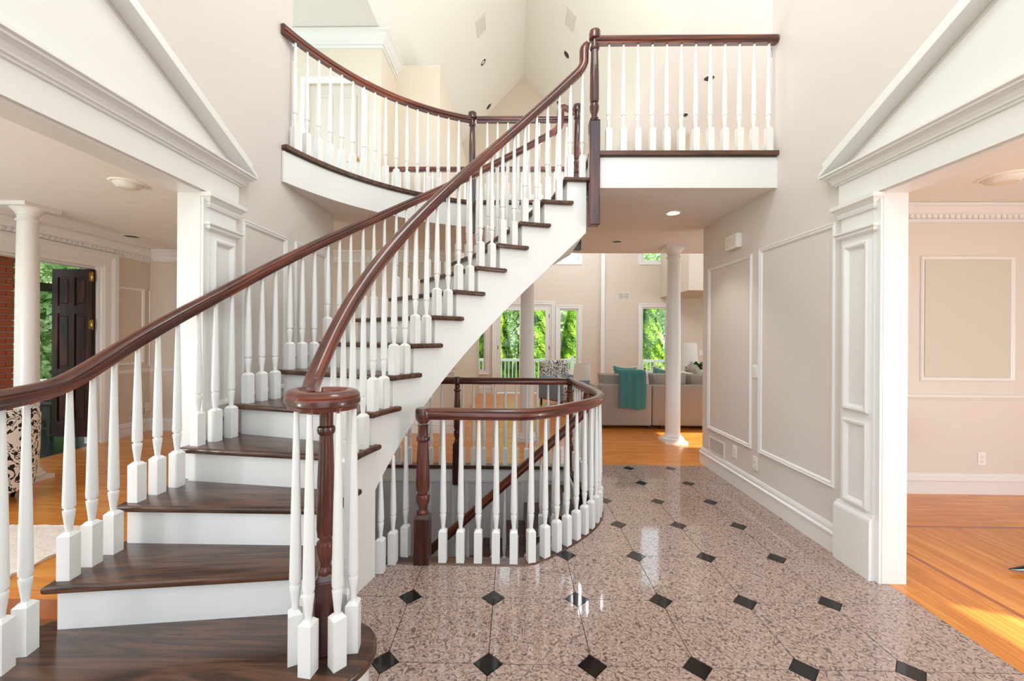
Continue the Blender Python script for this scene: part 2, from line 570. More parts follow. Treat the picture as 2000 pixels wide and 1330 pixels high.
# ------------------------------------------------------------------ floors
fb = MB()
for pc in minus_hole([(-2.03, -1.5), (2.2, -1.5), (2.2, 4.66), (-2.03, 4.66)]): fb.prism(pc, -0.15, -0.004)
floor = struct('floor', fb, M['grout'], 'hall floor of polished pink granite tiles with black diamond insets')
T = 0.4572; OX, OY = 0.351, 1.8157; HD = 0.064
def clip_rect(poly, x0, x1, y0, y1):
    for a, b in (((x0, y0), (x1, y0)), ((x1, y0), (x1, y1)), ((x1, y1), (x0, y1)), ((x0, y1), (x0, y0))):
        poly = clip(poly, a, b, True)
        if len(poly) < 3: return []
    return poly
g = 0.0019
for i in range(-5, 5):
    for j in range(-5, 7):
        cx_, cy_ = OX + i * T, OY + j * T
        h = HD + g
        tile = [(cx_ + h, cy_ + g), (cx_ + T - h, cy_ + g), (cx_ + T - g, cy_ + h), (cx_ + T - g, cy_ + T - h), (cx_ + T - h, cy_ + T - g), (cx_ + h, cy_ + T - g), (cx_ + g, cy_ + T - h), (cx_ + g, cy_ + h)]
        if i == 3: tile = [(cx_ + h, cy_ + g), (2.1985, cy_ + g), (2.1985, cy_ + T - g), (cx_ + h, cy_ + T - g), (cx_ + g, cy_ + T - h), (cx_ + g, cy_ + h)]
        dia = [(cx_ + HD - g, cy_), (cx_, cy_ + HD - g), (cx_ - HD + g, cy_), (cx_, cy_ - HD + g)][::-1]
        dia = dia if area(dia) else dia
        for nm, poly, mt in (('tile', tile, M['granite']), ('inset', dia[::-1], M['inset'])):
            if i == 4: continue
            c = clip_rect(poly, -2.03, 2.2, -1.45, 4.66)
            if area(c) < 2e-4: continue
            mb = MB()
            for pc in minus_hole(c): mb.prism(pc, -0.01, 0.0)
            if mb.v: mb.build(nm, mt, floor)

def planks(parent, x0, x1, y0, y1, along, width, lens, mat, z=0.0):
    across = (y0, y1) if along == 'x' else (x0, x1)
    run = (x0, x1) if along == 'x' else (y0, y1)
    c = across[0]
    while c < across[1] - 0.01:
        c1 = min(across[1], c + width)
        r = run[0] - random.random() * lens
        while r < run[1]:
            r1 = r + lens * random.uniform(0.7, 1.3)
            a, b = max(r, run[0]), min(r1, run[1])
            if b - a > 0.02:
                e = 0.0007
                mb = MB()
                if along == 'x': mb.box(a + e, b - e, c + e, c1 - e, z - 0.01, z)
                else: mb.box(c + e, c1 - e, a + e, b - e, z - 0.01, z)
                mb.build('plank', mat, parent)
            r = r1
        c = c1

fr = struct('floor_right', MB().box(2.2, 6.6, -1.5, 3.92, -0.15, -0.004), M['under'], 'honey coloured plank floor of the room through the right opening')
planks(fr, 2.2, 2.63, 0.6, 3.92, 'y', 0.0717, 1.3, M['plank_y'])
planks(fr, 2.63, 6.0, 3.235, 3.92, 'x', 0.0685, 1.3, M['plank'])
planks(fr, 2.66, 5.2, 0.6, 3.205, 'y', 0.0747, 1.4, M['plank_y'])
MB().box(2.63, 2.66, 0.6, 3.205, -0.01, 0.0).build('inlay_strip', M['inlay'], fr)
MB().box(2.63, 6.0, 3.205, 3.235, -0.01, 0.0).build('inlay_strip', M['inlay'], fr)
fl = struct('floor_left', MB().box(-5.45, -2.03, -1.5, 7.2, -0.15, -0.004).box(-2.03, -1.0, 4.66, 7.2, -0.15, -0.004), M['under'], 'honey coloured plank floor of the room through the left opening')
planks(fl, -5.44, -2.03, 2.2, 6.4, 'x', 0.082, 1.7, M['plank'])
MB().box(-5.44, -2.03, 2.05, 2.2, -0.01, 0.0).build('inlay_strip', M['inlay'], fl)
fv = struct('floor_living', MB().box(-2.03, 6.8, 4.66, 10.4, -0.15, 0.0), M['plank'], 'glossy honey coloured wood floor of the living room beyond the granite')

# basement walls and stairs seen down the well
bw = MB().box(-3.2, 0.9, 4.6, 4.72, -3.0, -0.15)
bw_o = struct('wall_stairwell_back', bw, M['basement'], 'pale wall below the far edge of the stairwell with panel mouldings')
for x0, x1 in ((-0.95, -0.66), (-0.54, 0.12), (-1.7, -1.05)):
    frame_y(4.6, x0, x1, -1.25 - 0.6 * (x0 < -0.6), -0.16, -1, 'panel_moulding', bw_o)
for dz in (0.0, 0.30):
    a, b = Vector((0.6, 4.6, -0.62 + dz)), Vector((-1.85, 4.6, -2.75 + dz))
    MB().mould([a, b], [(0, 0), (0.05, 0), (0.05, 0.012), (0, 0.02)], (0, -1, 0)).build('diagonal_moulding', M['trim'], bw_o)
struct('wall_stairwell_right', MB().box(0.75, 0.9, 2.5, 4.6, -3.0, -0.15), M['basement'], 'pale wall below the curved edge of the stairwell')
struct('wall_stairwell_left', MB().box(-2.0, -1.89, 2.5, 4.6, -3.0, -0.15), M['tan'], 'tan wall below the left edge of the stairwell')
struct('wall_stairwell_front', MB().box(-2.0, 0.9, 2.5, 2.62, -3.0, -0.15), M['basement'], 'pale wall below the near edge of the stairwell')
struct('floor_basement', MB().box(-2.0, 0.9, 2.5, 4.7, -3.1, -3.0), M['plank'], 'wood floor at the foot of the lower stairs')

# ------------------------------------------------------------------ hall walls
wl = MB()
wl.box(-2.03, XL, 2.48, 4.28, 0, ZC)
wl.box(-2.03, XL, -0.1, 2.48, 2.308, ZU)
wl.box(-2.03, XL, -1.5, -0.1, 0, ZU)
wl.box(-2.03, XL, 2.48, 3.47, ZC, ZU)
wall_left = struct('wall_left', wl, M['wall'], 'tall greige hall wall left of the staircase with a wide opening')
wr = MB()
wr.box(XR, 2.30, 2.48, 4.77, 0, ZC)
wr.box(XR, 2.30, -0.1, 2.48, 2.308, ZU)
wr.box(XR, 2.30, -1.5, -0.1, 0, ZU)
wr.box(XR, 2.30, 2.48, 3.52, ZC, ZU)
wall_right = struct('wall_right', wr, M['wall'], 'tall greige hall wall on the right with two panel mouldings')
frame_x(XR, 3.79, 4.63, 0.43, 2.20, -1, 'panel_moulding', wall_right)
frame_x(XR, 2.81, 3.675, 0.43, 2.22, -1, 'panel_moulding', wall_right)
frame_x(XL, 2.83, 3.39, 1.0, 2.24, 1, 'panel_moulding', wall_left)
frame_x(XL, 3.52, 4.12, 1.25, 2.24, 1, 'panel_moulding', wall_left)
struct('wall_front', MB().box(-2.03, -0.95, -1.62, -1.5, 0, 2.9).box(1.25, 2.3, -1.62, -1.5, 0, 2.9).box(-2.03, 2.3, -1.62, -1.5, 2.9, 3.3), M['wall'], 'front wall of the hall behind the viewpoint')  # unseen, added to narrow the open front and cut frontal light
# baseboard wraps the far corner of the right wall
bb = MB().mould([(XR, 2.76, 0), (XR, 4.77, 0), (2.30, 4.77, 0)], BASE, (0, 0, 1))
struct('baseboard_right', bb, M['trim'], 'tall white stepped baseboard along the right hall wall')

def pilaster(name, xw, nx, label):
    """panelled pilaster on a hall wall at its opening jamb"""
    o = empty(name, (0, 0, 0), 0, label, None, None, 'structure')
    X = lambda a, b: (min(xw + nx * a, xw + nx * b), max(xw + nx * a, xw + nx * b))
    y0, y1 = 2.50, 2.745
    MB().box(*X(0.002, 0.020), y0, y1, 0.36, 2.25).build('shaft', M['trim'], o)
    m = MB().box(*X(0.002, 0.050), y0 - 0.012, y1 + 0.02, 0.0, 0.345)
    m.mould([(xw, y0 - 0.012, 0.345), (xw, y1 + 0.02, 0.345)] if nx < 0 else [(xw, y1 + 0.02, 0.345), (xw, y0 - 0.012, 0.345)], [(0, 0), (0.05, 0), (0.046, 0.014), (0.034, 0.02), (0.03, 0.034), (0, 0.04)], (0, 0, 1))
    m.build('plinth', M['trim'], o)
    FR = [(0, 0), (0, 0.014), (0.010, 0.020), (0.022, 0.018), (0.034, 0.006), (0.04, 0)]
    xs = xw + nx * 0.020
    frame_x(xs, y0 + 0.025, y1 - 0.025, 0.985, 2.035, nx, 'panel_moulding', o, prof=FR)
    frame_x(xs, y0 + 0.025, y1 - 0.025, 0.40, 0.93, nx, 'panel_moulding', o, prof=FR)
    def band(z, pr, nm):
        # wraps three sides
        a, b = xw, xw + nx * 0.020
        pts = [(a, y1, z), (b, y1, z), (b, y0, z), (a, y0, z)]
        if nx < 0: pts = pts[::-1]
        MB().mould(pts, pr, (0, 0, 1)).build(nm, M['trim'], o)
    band(2.215, [(0, 0), (0.012, 0), (0.018, 0.018), (0.018, 0.028), (0.034, 0.05), (0.045, 0.06), (0.045, 0.085), (0, 0.088)], 'capital')
    band(2.075, [(0, 0), (0.010, 0.002), (0.022, 0.012), (0.022, 0.024), (0.034, 0.034), (0.034, 0.044), (0, 0.05)], 'collar_moulding')
    # jamb lining of the opening
    lin = MB().box(*X(-0.146, -0.004), 2.462, 2.48, 0, 2.30)
    lin.box(*X(-0.003, 0.012), 2.464, 2.50, 0, 2.30)
    lin.build('jamb_lining', M['trim'], o)
    return o
pilaster('trim_1', XR, -1, 'white panelled pilaster and jamb of the right opening')
pilaster('trim_2', XL, 1, 'white panelled pilaster and jamb behind the left stair rail')

def pediment(name, xw, nx, label):
    o = empty(name, (0, 0, 0), 0, label, None, None, 'structure')
    X = lambda a, b: (min(xw + nx * a, xw + nx * b), max(xw + nx * a, xw + nx * b))
    y0, y1, yc = -0.385, 2.765, 1.19
    MB().box(*X(0.002, 0.024), y0, y1, 2.306, 2.46).build('frieze', M['trim'], o)
    MB().box(*X(-0.146, 0.002), -0.1, 2.48, 2.295, 2.307).build('head_lining', M['trim'], o)
    COR = [(0.02, 0), (0.032, 0.0), (0.034, 0.012), (0.044, 0.014), (0.046, 0.024), (0.056, 0.044), (0.072, 0.056), (0.084, 0.058), (0.084, 0.068), (0.098, 0.074), (0.098, 0.085), (0, 0.088)]
    pts = [(xw, y1, 2.442), (xw + nx * 0.0, y1 - 0.0, 2.442), (xw, y0, 2.442)]
    # cornice with mitred returns
    pth = [(xw - nx * 0.002, y1 - 0.01, 2.442), (xw + nx * 0.001, y1 - 0.01, 2.442), (xw + nx * 0.001, y0 + 0.01, 2.442), (xw - nx * 0.002, y0 + 0.01, 2.442)]
    if nx < 0: pth = pth[::-1]
    MB().mould(pth, COR, (0, 0, 1)).build('cornice', M['trim'], o)
    zt = 2.528; rise = 0.475
    za = zt + (y1 + 0.085 - yc) * rise
    t = MB()
    a, b = X(0.002, 0.02)
    v = [(a, y1 - 0.02, zt), (a, y0 + 0.02, zt), (a, yc, za - 0.05), (b, y1 - 0.02, zt), (b, y0 + 0.02, zt), (b, yc, za - 0.05)]
    t.add(v, [(0, 1, 2), (3, 5, 4), (0, 3, 4, 1), (1, 4, 5, 2), (2, 5, 3, 0)]).build('tympanum', M['trim'], o)
    RK = [(0, 0.002), (0, 0.098), (0.012, 0.098), (0.018, 0.086), (0.028, 0.084), (0.05, 0.052), (0.062, 0.046), (0.066, 0.034), (0.10, 0.032), (0.108, 0.02), (0.108, 0.002)]
    pth = [(xw, y1 + 0.085, zt), (xw, yc, za), (xw, y0 - 0.085, zt)]
    s = -1 if nx > 0 else 1
    MB().mould(pth, [(s * a * 1.3, b) for a, b in RK], (nx, 0, 0)).build('raking_cornice', M['trim'], o)
    return o
pediment('trim_3', XR, -1, 'white triangular pediment over the right opening')
pediment('trim_4', XL, 1, 'white triangular pediment over the left opening')

# ------------------------------------------------------------------ upper floor slab / lower ceilings
BC = Vector((0.207, 2.637, 0)); BR = 2.18     # balcony rail arc
def arc_pts(r, a0, a1, n): return [(BC.x + r * math.cos(R(a0 + (a1 - a0) * i / n)), BC.y + r * math.sin(R(a0 + (a1 - a0) * i / n))) for i in range(n + 1)]
A0, A1 = 161.5, 108.6
edge = arc_pts(BR + 0.02, A0, A1, 24)
edge[0] = (XL, edge[0][1])
slab = MB()
gal = edge + [(-0.49, 4.72), (0.65, 4.72)]
# slab in convex strips to keep the faces clean
for p, q in zip(gal, gal[1:]):
    if abs(q[0] - p[0]) > 1e-4: slab.prism([p, q, (q[0], 6.15), (p[0], 6.15)], ZC, ZF)
slab.box(0.65, XR, 3.47, 6.15, ZC, ZF)
slab.box(XR, 6.8, 4.77, 6.15, ZC, ZF)
slab.box(XL - 0.14, XL, 4.28, 6.15, ZC, ZF)
slab.box(XL, gal[0][0] + 0.001, 4.28, 6.15, ZC, ZF)
slab.box(2.30, 5.4, -1.5, 4.77, ZC, ZF)
slab.box(-7.0, -2.03, -1.5, 7.2, ZC, ZF)
ceiling = struct('ceiling', slab, M['ceil'], 'flat lower ceiling and the gallery slab above it')
upper_fascia = empty('trim_5', (0, 0, 0), 0, 'white fascia band with dark nosing along the gallery edge', None, None, 'structure')
def band_along(pts, off0, off1, z0, z1, name, mat):
    prof = [(off0, z0), (off1, z0), (off1, z1), (off0, z1)]
    return MB().mould([(x, y, 0) for x, y in pts], prof, (0, 0, 1)).build(name, mat, upper_fascia)
e2 = arc_pts(BR + 0.02, A0 + 0.6, A1, 24)
fpath = [(x, y) for x, y in e2] + [(-0.3, 4.715), (0.62, 4.70)]
band_along(fpath, -0.022, 0.0, ZC - 0.004, ZF - 0.045, 'fascia', M['stair_white'])
band_along(fpath, -0.050, 0.05, ZF - 0.03, ZF + 0.004, 'nosing', M['tread'])
band_along([(0.66, 3.47), (XR, 3.47)], -0.022, 0.0, ZC - 0.004, ZF - 0.045, 'fascia', M['stair_white'])
band_along([(0.66, 3.47), (XR, 3.47)], -0.050, 0.05, ZF - 0.03, ZF + 0.004, 'nosing', M['tread'])
MB().box(0.64, 0.66, 3.49, 4.66, ZC, ZF - 0.032).build('landing_riser', M['stair_white'], upper_fascia)
MB().box(0.61, 0.8, 3.47, 4.66, ZF - 0.03, ZF + 0.003).build('landing_nosing', M['tread'], upper_fascia)

# ------------------------------------------------------------------ upper rooms and vault
m_ = (RZ - ZU) / (RX - XL); n_ = (RZ - ZU) / (2.30 - RX)
def roof(x0, z0, x1, z1, name, label):
    t = 0.12
    d = Vector((z1 - z0, 0, -(x1 - x0))).normalized() * t
    if d.z < 0: d = -d
    mb = MB()
    v = []
    for y in (-1.5, 10.55):
        v += [(x0, y, z0), (x1, y, z1), (x1 + d.x, y, z1 + d.z), (x0 + d.x, y, z0 + d.z)]
    mb.add(v, [(0, 1, 2, 3), (7, 6, 5, 4), (0, 4, 5, 1), (1, 5, 6, 2), (2, 6, 7, 3), (3, 7, 4, 0)])
    return struct(name, mb, M['vault'], label)
roof(XL, ZU, RX, RZ, 'ceiling_vault', 'left slope of the white vaulted ceiling')
roof(2.30, ZU, RX, RZ, 'ceiling_vault', 'right slope of the white vaulted ceiling')
struct('ceiling_upper', MB().box(-6.0, XL, 3.3, 10.4, ZU, ZU + 0.12), M['ceil'], 'flat ceiling of the upper hallway on the left')
struct('ceiling_upper', MB().box(2.30, 12.5, 3.3, 10.4, ZU, ZU + 0.12), M['ceil'], 'flat ceiling of the upper hallway on the right with an added sun overhang')  # carried past the hallway as an added overhang that blocks the sun
# upper left wall with door
wu = MB()
for a, b, c, d in cells(-6.0, XL, ZF, ZU, [(-2.94, -2.17, ZF, 4.99)]): wu.box(a, b, 5.8, 5.92, c, d)
wu.box(XL - 0.12, XL, 5.92, 6.5, ZF, ZU)
wul = struct('wall_upper_left', wu, M['peach'], 'cream upper wall behind the curved balcony with a door')
struct('wall_block', MB().box(-2.6, -1.19, 6.5, 10.4, ZF, ZU), M['peach'], 'cream wall block at the back of the upper hallway')
cr = MB().mould([(-6.0, 5.8, 5.48), (XL, 5.8, 5.48), (XL, 6.5, 5.48)], [(-a * 1.2, b * 1.35) for a, b in CROWN][::1], (0, 0, 1))
struct('trim_6', cr, M['trim'], 'white crown moulding of the upper hallway on the left')
d1 = empty('door_1', (0, 0, 0), 0, 'pale upstairs door in a white casing behind the curved balcony', None, None, 'structure')
CAS = [(0, 0), (0, 0.012), (0.02, 0.02), (0.05, 0.02), (0.07, 0.03), (0.085, 0.03), (0.09, 0)]
MB().mould([(-2.94, 5.8, ZF), (-2.94, 5.8, 4.99), (-2.17, 5.8, 4.99), (-2.17, 5.8, ZF)], CAS, (0, -1, 0)).build('casing', M['trim'], d1)
MB().box(-2.94, -2.17, 5.84, 5.88, ZF, 4.99).build('door_leaf', M['door_white'], d1)
for x0, x1 in ((-2.86, -2.6), (-2.51, -2.25)):
    for z0, z1 in ((3.1, 3.75), (3.9, 4.85)):
        frame_y(5.84, x0, x1, z0, z1, -1, 'panel_moulding', d1, M['door_white'])
def knob(c, parent, nm='knob', d=(0, -1, 0)):
    q = Vector(d).to_track_quat('Z', 'Y').to_matrix().to_4x4()
    MB().lathe([(0.022, 0), (0.022, 0.006), (0.01, 0.012), (0.01, 0.03), (0.024, 0.042), (0.026, 0.055), (0.012, 0.066)], 12, mat=Matrix.Translation(c) @ q).build(nm, M['brass'], parent)
knob(Vector((-2.23, 5.84, 3.93)), d1)
# rail-end mouldings of the upper wall ends
ub = MB()
ub.mould([(2.16, 3.52, 3.80), (2.30, 3.52, 3.80)], [(0.0, 0.0), (0.012, 0), (0.03, 0.03), (0.03, 0.05), (0.045, 0.075), (0.045, 0.1), (0, 0.105)], (0, 0, 1))
struct('trim_7', MB().box(2.155, 2.32, 3.522, 3.545, 3.80, 3.86).box(2.15, 2.33, 3.522, 3.56, 3.86, 3.90), M['trim'], 'white chair rail end beside the straight balcony rail')
struct('trim_8', MB().box(2.155, 2.32, 3.522, 3.545, ZF, 3.12).box(2.155, 2.325, 3.522, 3.552, 3.12, 3.14), M['trim'], 'white baseboard end beside the straight balcony')
struct('trim_9', MB().box(-2.05, -1.885, 3.472, 3.495, 3.78, 3.84).box(-2.06, -1.88, 3.472, 3.51, 3.84, 3.88), M['trim'], 'white chair rail end beside the curved balcony rail')
struct('trim_10', MB().box(-2.05, -1.885, 3.472, 3.495, ZF, 3.12).box(-2.05, -1.88, 3.472, 3.502, 3.12, 3.14), M['trim'], 'white baseboard end beside the curved balcony')

# back wall of the living room: gable with openings
WIN = [('left', -1.17, -0.73, 0.56, 2.09), ('right', 1.13, 1.60, 0.56, 2.13), ('far', 3.19, 3.83, 0.56, 2.18)]
CL = [(-0.45, 0.9, 3.33, 4.9), (1.13, 1.60, 3.33, 4.9), (3.19, 3.83, 3.33, 4.9)]
DOORH = (-0.46, 0.93, 0.0, 2.23)
holes = [(a, b, c, d) for _, a, b, c, d in WIN] + CL + [DOORH]
bk = MB()
for a, b, c, d in cells(-2.6, 6.8, 0, ZU, holes): bk.box(a, b, 10.4, 10.55, c, d)
v = [(XL, 10.4, ZU), (2.30, 10.4, ZU), (RX, 10.4, RZ), (XL, 10.55, ZU), (2.30, 10.55, ZU), (RX, 10.55, RZ)]
bk.add(v, [(0, 1, 2), (3, 5, 4), (0, 3, 4, 1), (1, 4, 5, 2), (2, 5, 3, 0)])
wall_back = struct('wall_back', bk, M['tan'], 'tall tan gable wall of the living room with garden windows')
struct('trim_11', MB().box(2.15, 2.245, 10.3, 10.4, 0, ZU), M['trim'], 'white vertical corner trim on the living room back wall')
struct('baseboard_back', MB().mould([(0.93 + 0.1, 10.4, 0), (6.8, 10.4, 0)], [(-a, b) for a, b in BASE], (0, 0, 1)).mould([(-2.0, 10.4, 0), (-0.56, 10.4, 0)], [(-a, b) for a, b in BASE], (0, 0, 1)), M['trim'], 'white baseboard along the living room back wall')
CASW = [(0, 0), (0, 0.012), (0.02, 0.02), (0.05, 0.02), (0.07, 0.03), (0.09, 0.03), (0.095, 0)]
def window(name, x0, x1, z0, z1, label, mull=()):
    o = empty(name, (0, 0, 0), 0, label, None, None, 'structure')
    MB().mould([(x0, 10.4, z0), (x1, 10.4, z0), (x1, 10.4, z1), (x0, 10.4, z1)], [(-a, b) for a, b in CASW], (0, -1, 0), True).build('casing', M['trim'], o)
    f = MB()
    t = 0.035
    f.box(x0, x0 + t, 10.42, 10.50, z0, z1).box(x1 - t, x1, 10.42, 10.50, z0, z1).box(x0 + t, x1 - t, 10.42, 10.50, z0, z0 + t).box(x0 + t, x1 - t, 10.42, 10.50, z1 - t, z1)
    for q in mull: f.box(q - 0.03, q + 0.03, 10.42, 10.5, z0 + t, z1 - t)
    s = f.build('sash', M['trim'], o)
    xs = [x0 + t] + [y for q in mull for y in (q - 0.03, q + 0.03)] + [x1 - t]
    for a, b in zip(xs[::2], xs[1::2]):
        MB().box(a, b, 10.455, 10.461, z0 + t, z1 - t).build('pane', M['glass'], s)
    return o
window('window_1', *WIN[0][1:], 'tall garden window left of the glazed doors')
window('window_2', *WIN[1][1:], 'tall garden window right of the glazed doors')
window('window_3', *WIN[2][1:], 'tall garden window behind the sofa and the round column')
window('window_4', *CL[0], 'high window above the glazed garden doors', (0.22,))
window('window_5', *CL[1], 'high narrow window right of the hanging newel')
window('window_6', *CL[2], 'high window beside the right round column')
d2 = empty('door_2', (0, 0, 0), 0, 'pair of glazed white garden doors in the living room', None, None, 'structure')
MB().mould([(-0.46, 10.4, 0), (-0.46, 10.4, 2.23), (0.93, 10.4, 2.23), (0.93, 10.4, 0)], CASW, (0, -1, 0)).build('casing', M['trim'], d2)
MB().box(-0.46, -0.42, 10.41, 10.5, 0, 2.19).box(0.89, 0.93, 10.41, 10.5, 0, 2.19).box(-0.46, 0.93, 10.41, 10.5, 2.19, 2.23).build('frame', M['trim'], d2)
for a, b, hx in ((-0.418, 0.23, -0.41), (0.24, 0.888, 0.88)):
    f = MB()
    f.box(a, a + 0.08, 10.42, 10.465, 0.02, 2.185).box(b - 0.1, b, 10.42, 10.465, 0.02, 2.185).box(a + 0.08, b - 0.1, 10.42, 10.465, 0.02, 0.235).box(a + 0.08, b - 0.1, 10.42, 10.465, 2.09, 2.185)
    lf = f.build('door_leaf', M['trim'], d2)
    MB().box(a + 0.08, b - 0.1, 10.44, 10.446, 0.235, 2.09).build('pane', M['glass'], lf)
    for z in (0.3, 1.1, 1.9):
        MB().tube((hx, 10.415, z), (hx, 10.415, z + 0.1), 0.008).build('hinge', M['can_dark'], lf)
h = MB(); h.box(0.195, 0.215, 10.40, 10.42, 0.95, 1.12); h.tube((0.205, 10.39, 1.03), (0.13, 10.39, 1.03), 0.008)
h.build('handle', M['can_dark'], d2)
struct('wall_bulkhead', MB().box(3.64, 6.8, 8.7, 10.4, 2.42, ZU), M['tan'], 'hanging wall block above the far right of the living room')
struct('wall_middle', MB().box(-6.5, -0.88, 6.1, 6.22, 0, ZC).box(-1.0, -0.88, 6.22, 10.4, 0, ZC), M['tan'], 'tan wall seen between the balusters under the gallery')
cw = MB().mould([(-6.5, 6.1, 2.525), (-0.88, 6.1, 2.525)], [(-a, b) for a, b in CROWN], (0, 0, 1))
wm = struct('trim_12', cw, M['trim'], 'white crown moulding on the tan wall under the gallery')
dt = MB()
x = -3.6
while x < -0.9:
    dt.box(x, x + 0.03, 6.055, 6.075, 2.555, 2.59); x += 0.06
tag(dt.build('dentils', M['trim'], wm), kind='stuff')
struct('trim_13', MB().mould([(-6.5, 6.1, 0.87), (-0.88, 6.1, 0.87)], [(-a, b) for a, b in CHAIR], (0, 0, 1)), M['trim'], 'white chair rail on the tan wall under the gallery')
struct('baseboard_middle', MB().mould([(-6.5, 6.1, 0), (-0.88, 6.1, 0)], [(-a, b) for a, b in BASE], (0, 0, 1)), M['trim'], 'white baseboard of the tan wall under the gallery')

# ------------------------------------------------------------------ right room
rw = struct('wall_right_room', MB().box(2.30, 5.3, 3.92, 4.04, 0, ZC), M['wall_pale'], 'tan back wall of the room through the right opening')
frame_y(3.92, 3.78, 4.64, 1.045, 2.21, -1, 'panel_moulding', rw)
MB().box(3.822, 4.598, 3.912, 3.92, 1.087, 2.168).build('panel_infill', M['grey_panel'], rw)
frame_y(3.92, 2.8, 3.675, 1.045, 2.21, -1, 'panel_moulding', rw)
MB().box(2.842, 3.633, 3.912, 3.92, 1.087, 2.168).build('panel_infill', M['grey_panel'], rw)
t14 = struct('trim_14', MB().mould([(2.30, 3.92, 2.522), (6.6, 3.92, 2.522)], [(-a, b) for a, b in CROWN], (0, 0, 1)), M['trim'], 'cream dentil crown moulding of the right room')
dt = MB(); x = 2.4
while x < 6.4:
    dt.box(x, x + 0.026, 3.875, 3.9, 2.552, 2.584); x += 0.052
tag(dt.build('dentils', M['trim'], t14), kind='stuff')
struct('trim_15', MB().mould([(2.30, 3.92, 0.87), (6.6, 3.92, 0.87)], [(-a, b) for a, b in CHAIR], (0, 0, 1)), M['trim'], 'white chair rail on the back wall of the right room')
struct('baseboard_right_room', MB().mould([(2.30, 3.92, 0), (6.6, 3.92, 0)], [(-a, b) for a, b in BASE], (0, 0, 1)), M['trim'], 'white baseboard on the back wall of the right room')
sw = MB()
for a, b, c, d in cells(-1.5, 3.92, 0, ZC, [(0.15, 0.97, 0.1, 2.43), (-1.4, 0.15, 1.2, 1.9)]): sw.box(5.2, 5.32, a, b, c, d)
struct('wall_right_outer', sw, M['tan'], 'outer wall of the right room with two window openings')

# ------------------------------------------------------------------ left room
lw = MB()
for a, b, c, d in cells(-1.5, 7.2, 0, ZC, [(-1.2, 2.9, 0.2, 2.45), (3.4, 5.36, 0, 2.31)]): lw.box(-5.62, -5.45, a, b, c, d)
wlr = struct('wall_left_room', lw, M['tan'], 'tan outer wall of the left room beside the open front door')
frame_x(-5.45, 5.55, 6.00, 1.0, 2.10, 1, 'panel_moulding', wlr)
frame_x(-5.45, 6.08, 6.60, 0.97, 2.09, 1, 'panel_moulding', wlr)
t16 = struct('trim_16', MB().mould([(-5.45, -1.5, 2.50), (-5.45, 6.1, 2.50)], [(-a, b * 1.15) for a, b in CROWN], (0, 0, 1)), M['trim'], 'white dentil crown moulding of the left room')
dt = MB(); y = 3.0
while y < 6.1:
    dt.box(-5.425, -5.40, y, y + 0.03, 2.535, 2.57); y += 0.06
tag(dt.build('dentils', M['trim'], t16), kind='stuff')
struct('trim_17', MB().mould([(-5.45, 5.5, 0.87), (-5.45, 6.1, 0.87)], [(-a, b) for a, b in CHAIR], (0, 0, 1)), M['trim'], 'white chair rail beside the open front door')
struct('baseboard_left', MB().mould([(-5.45, 5.5, 0), (-5.45, 6.1, 0)], [(-a, b) for a, b in BASE], (0, 0, 1)), M['trim'], 'white baseboard beside the open front door')
d3 = empty('door_3', (0, 0, 0), 0, 'white cased entrance with a dark porch beam outside and an open dark six panel door', None, None, 'structure')
CASB = [(0, 0), (0, 0.015), (0.03, 0.028), (0.09, 0.028), (0.12, 0.045), (0.16, 0.045), (0.165, 0)]
MB().mould([(-5.45, 5.36, 0), (-5.45, 5.36, 2.31), (-5.45, 3.4, 2.31), (-5.45, 3.4, 0)], [(-a * 1.3, b) for a, b in CASB], (1, 0, 0)).build('casing', M['trim'], d3)
MB().box(-5.62, -5.455, 5.325, 5.36, 0, 2.31).box(-5.62, -5.5, 3.4, 3.43, 0, 2.31).box(-5.62, -5.5, 3.43, 5.325, 2.285, 2.31).build('frame', M['trim'], d3)
MB().box(-6.80, -6.70, 3.3, 7.0, 2.04, 2.16).build('porch_beam', M['dark'], d3)  # dark beam outside, standing clear of the door frame
leaf = MB()
lx0, lx1, ly0, ly1, lz0, lz1 = -6.00, -5.475, 5.27, 5.315, 0.10, 2.275
leaf.box(lx0, lx1, ly0 + 0.012, ly1, lz0, lz1)
xm = (lx0 + lx1) / 2
st = [lx0, lx0 + 0.075, xm - 0.035, xm + 0.035, lx1 - 0.075, lx1]
zz = [lz0, lz0 + 0.2, 0.85, 0.98, 1.70, 1.80, 2.17, lz1]
for i in (0, 2, 4): leaf.box(st[i], st[i + 1], ly0, ly0 + 0.013, lz0, lz1)
for i in (0, 2, 4, 6):
    leaf.box(st[1], st[2], ly0, ly0 + 0.013, zz[i], zz[i + 1]); leaf.box(st[3], st[4], ly0, ly0 + 0.013, zz[i], zz[i + 1])
lfo = leaf.build('door_leaf', M['door'], d3)
for i in (1, 3):
    for j in (1, 3, 5):
        MB().rbox(st[i] + 0.022, st[i + 1] - 0.022, ly0 + 0.003, ly0 + 0.02, zz[j] + 0.03, zz[j + 1] - 0.03, 0.008, 1).build('raised_panel', M['door'], lfo)
for z in (0.22, 0.85, 1.50, 2.12):
    MB().box(-5.500, -5.457, 5.258, 5.268, z, z + 0.11).tube((-5.462, 5.262, z - 0.01), (-5.462, 5.262, z + 0.12), 0.012).build('hinge', M['brass'], d3)
MB().box(-7.4, -5.45, 3.0, 6.6, -0.06, -0.012).build('threshold', M['black'], d3)

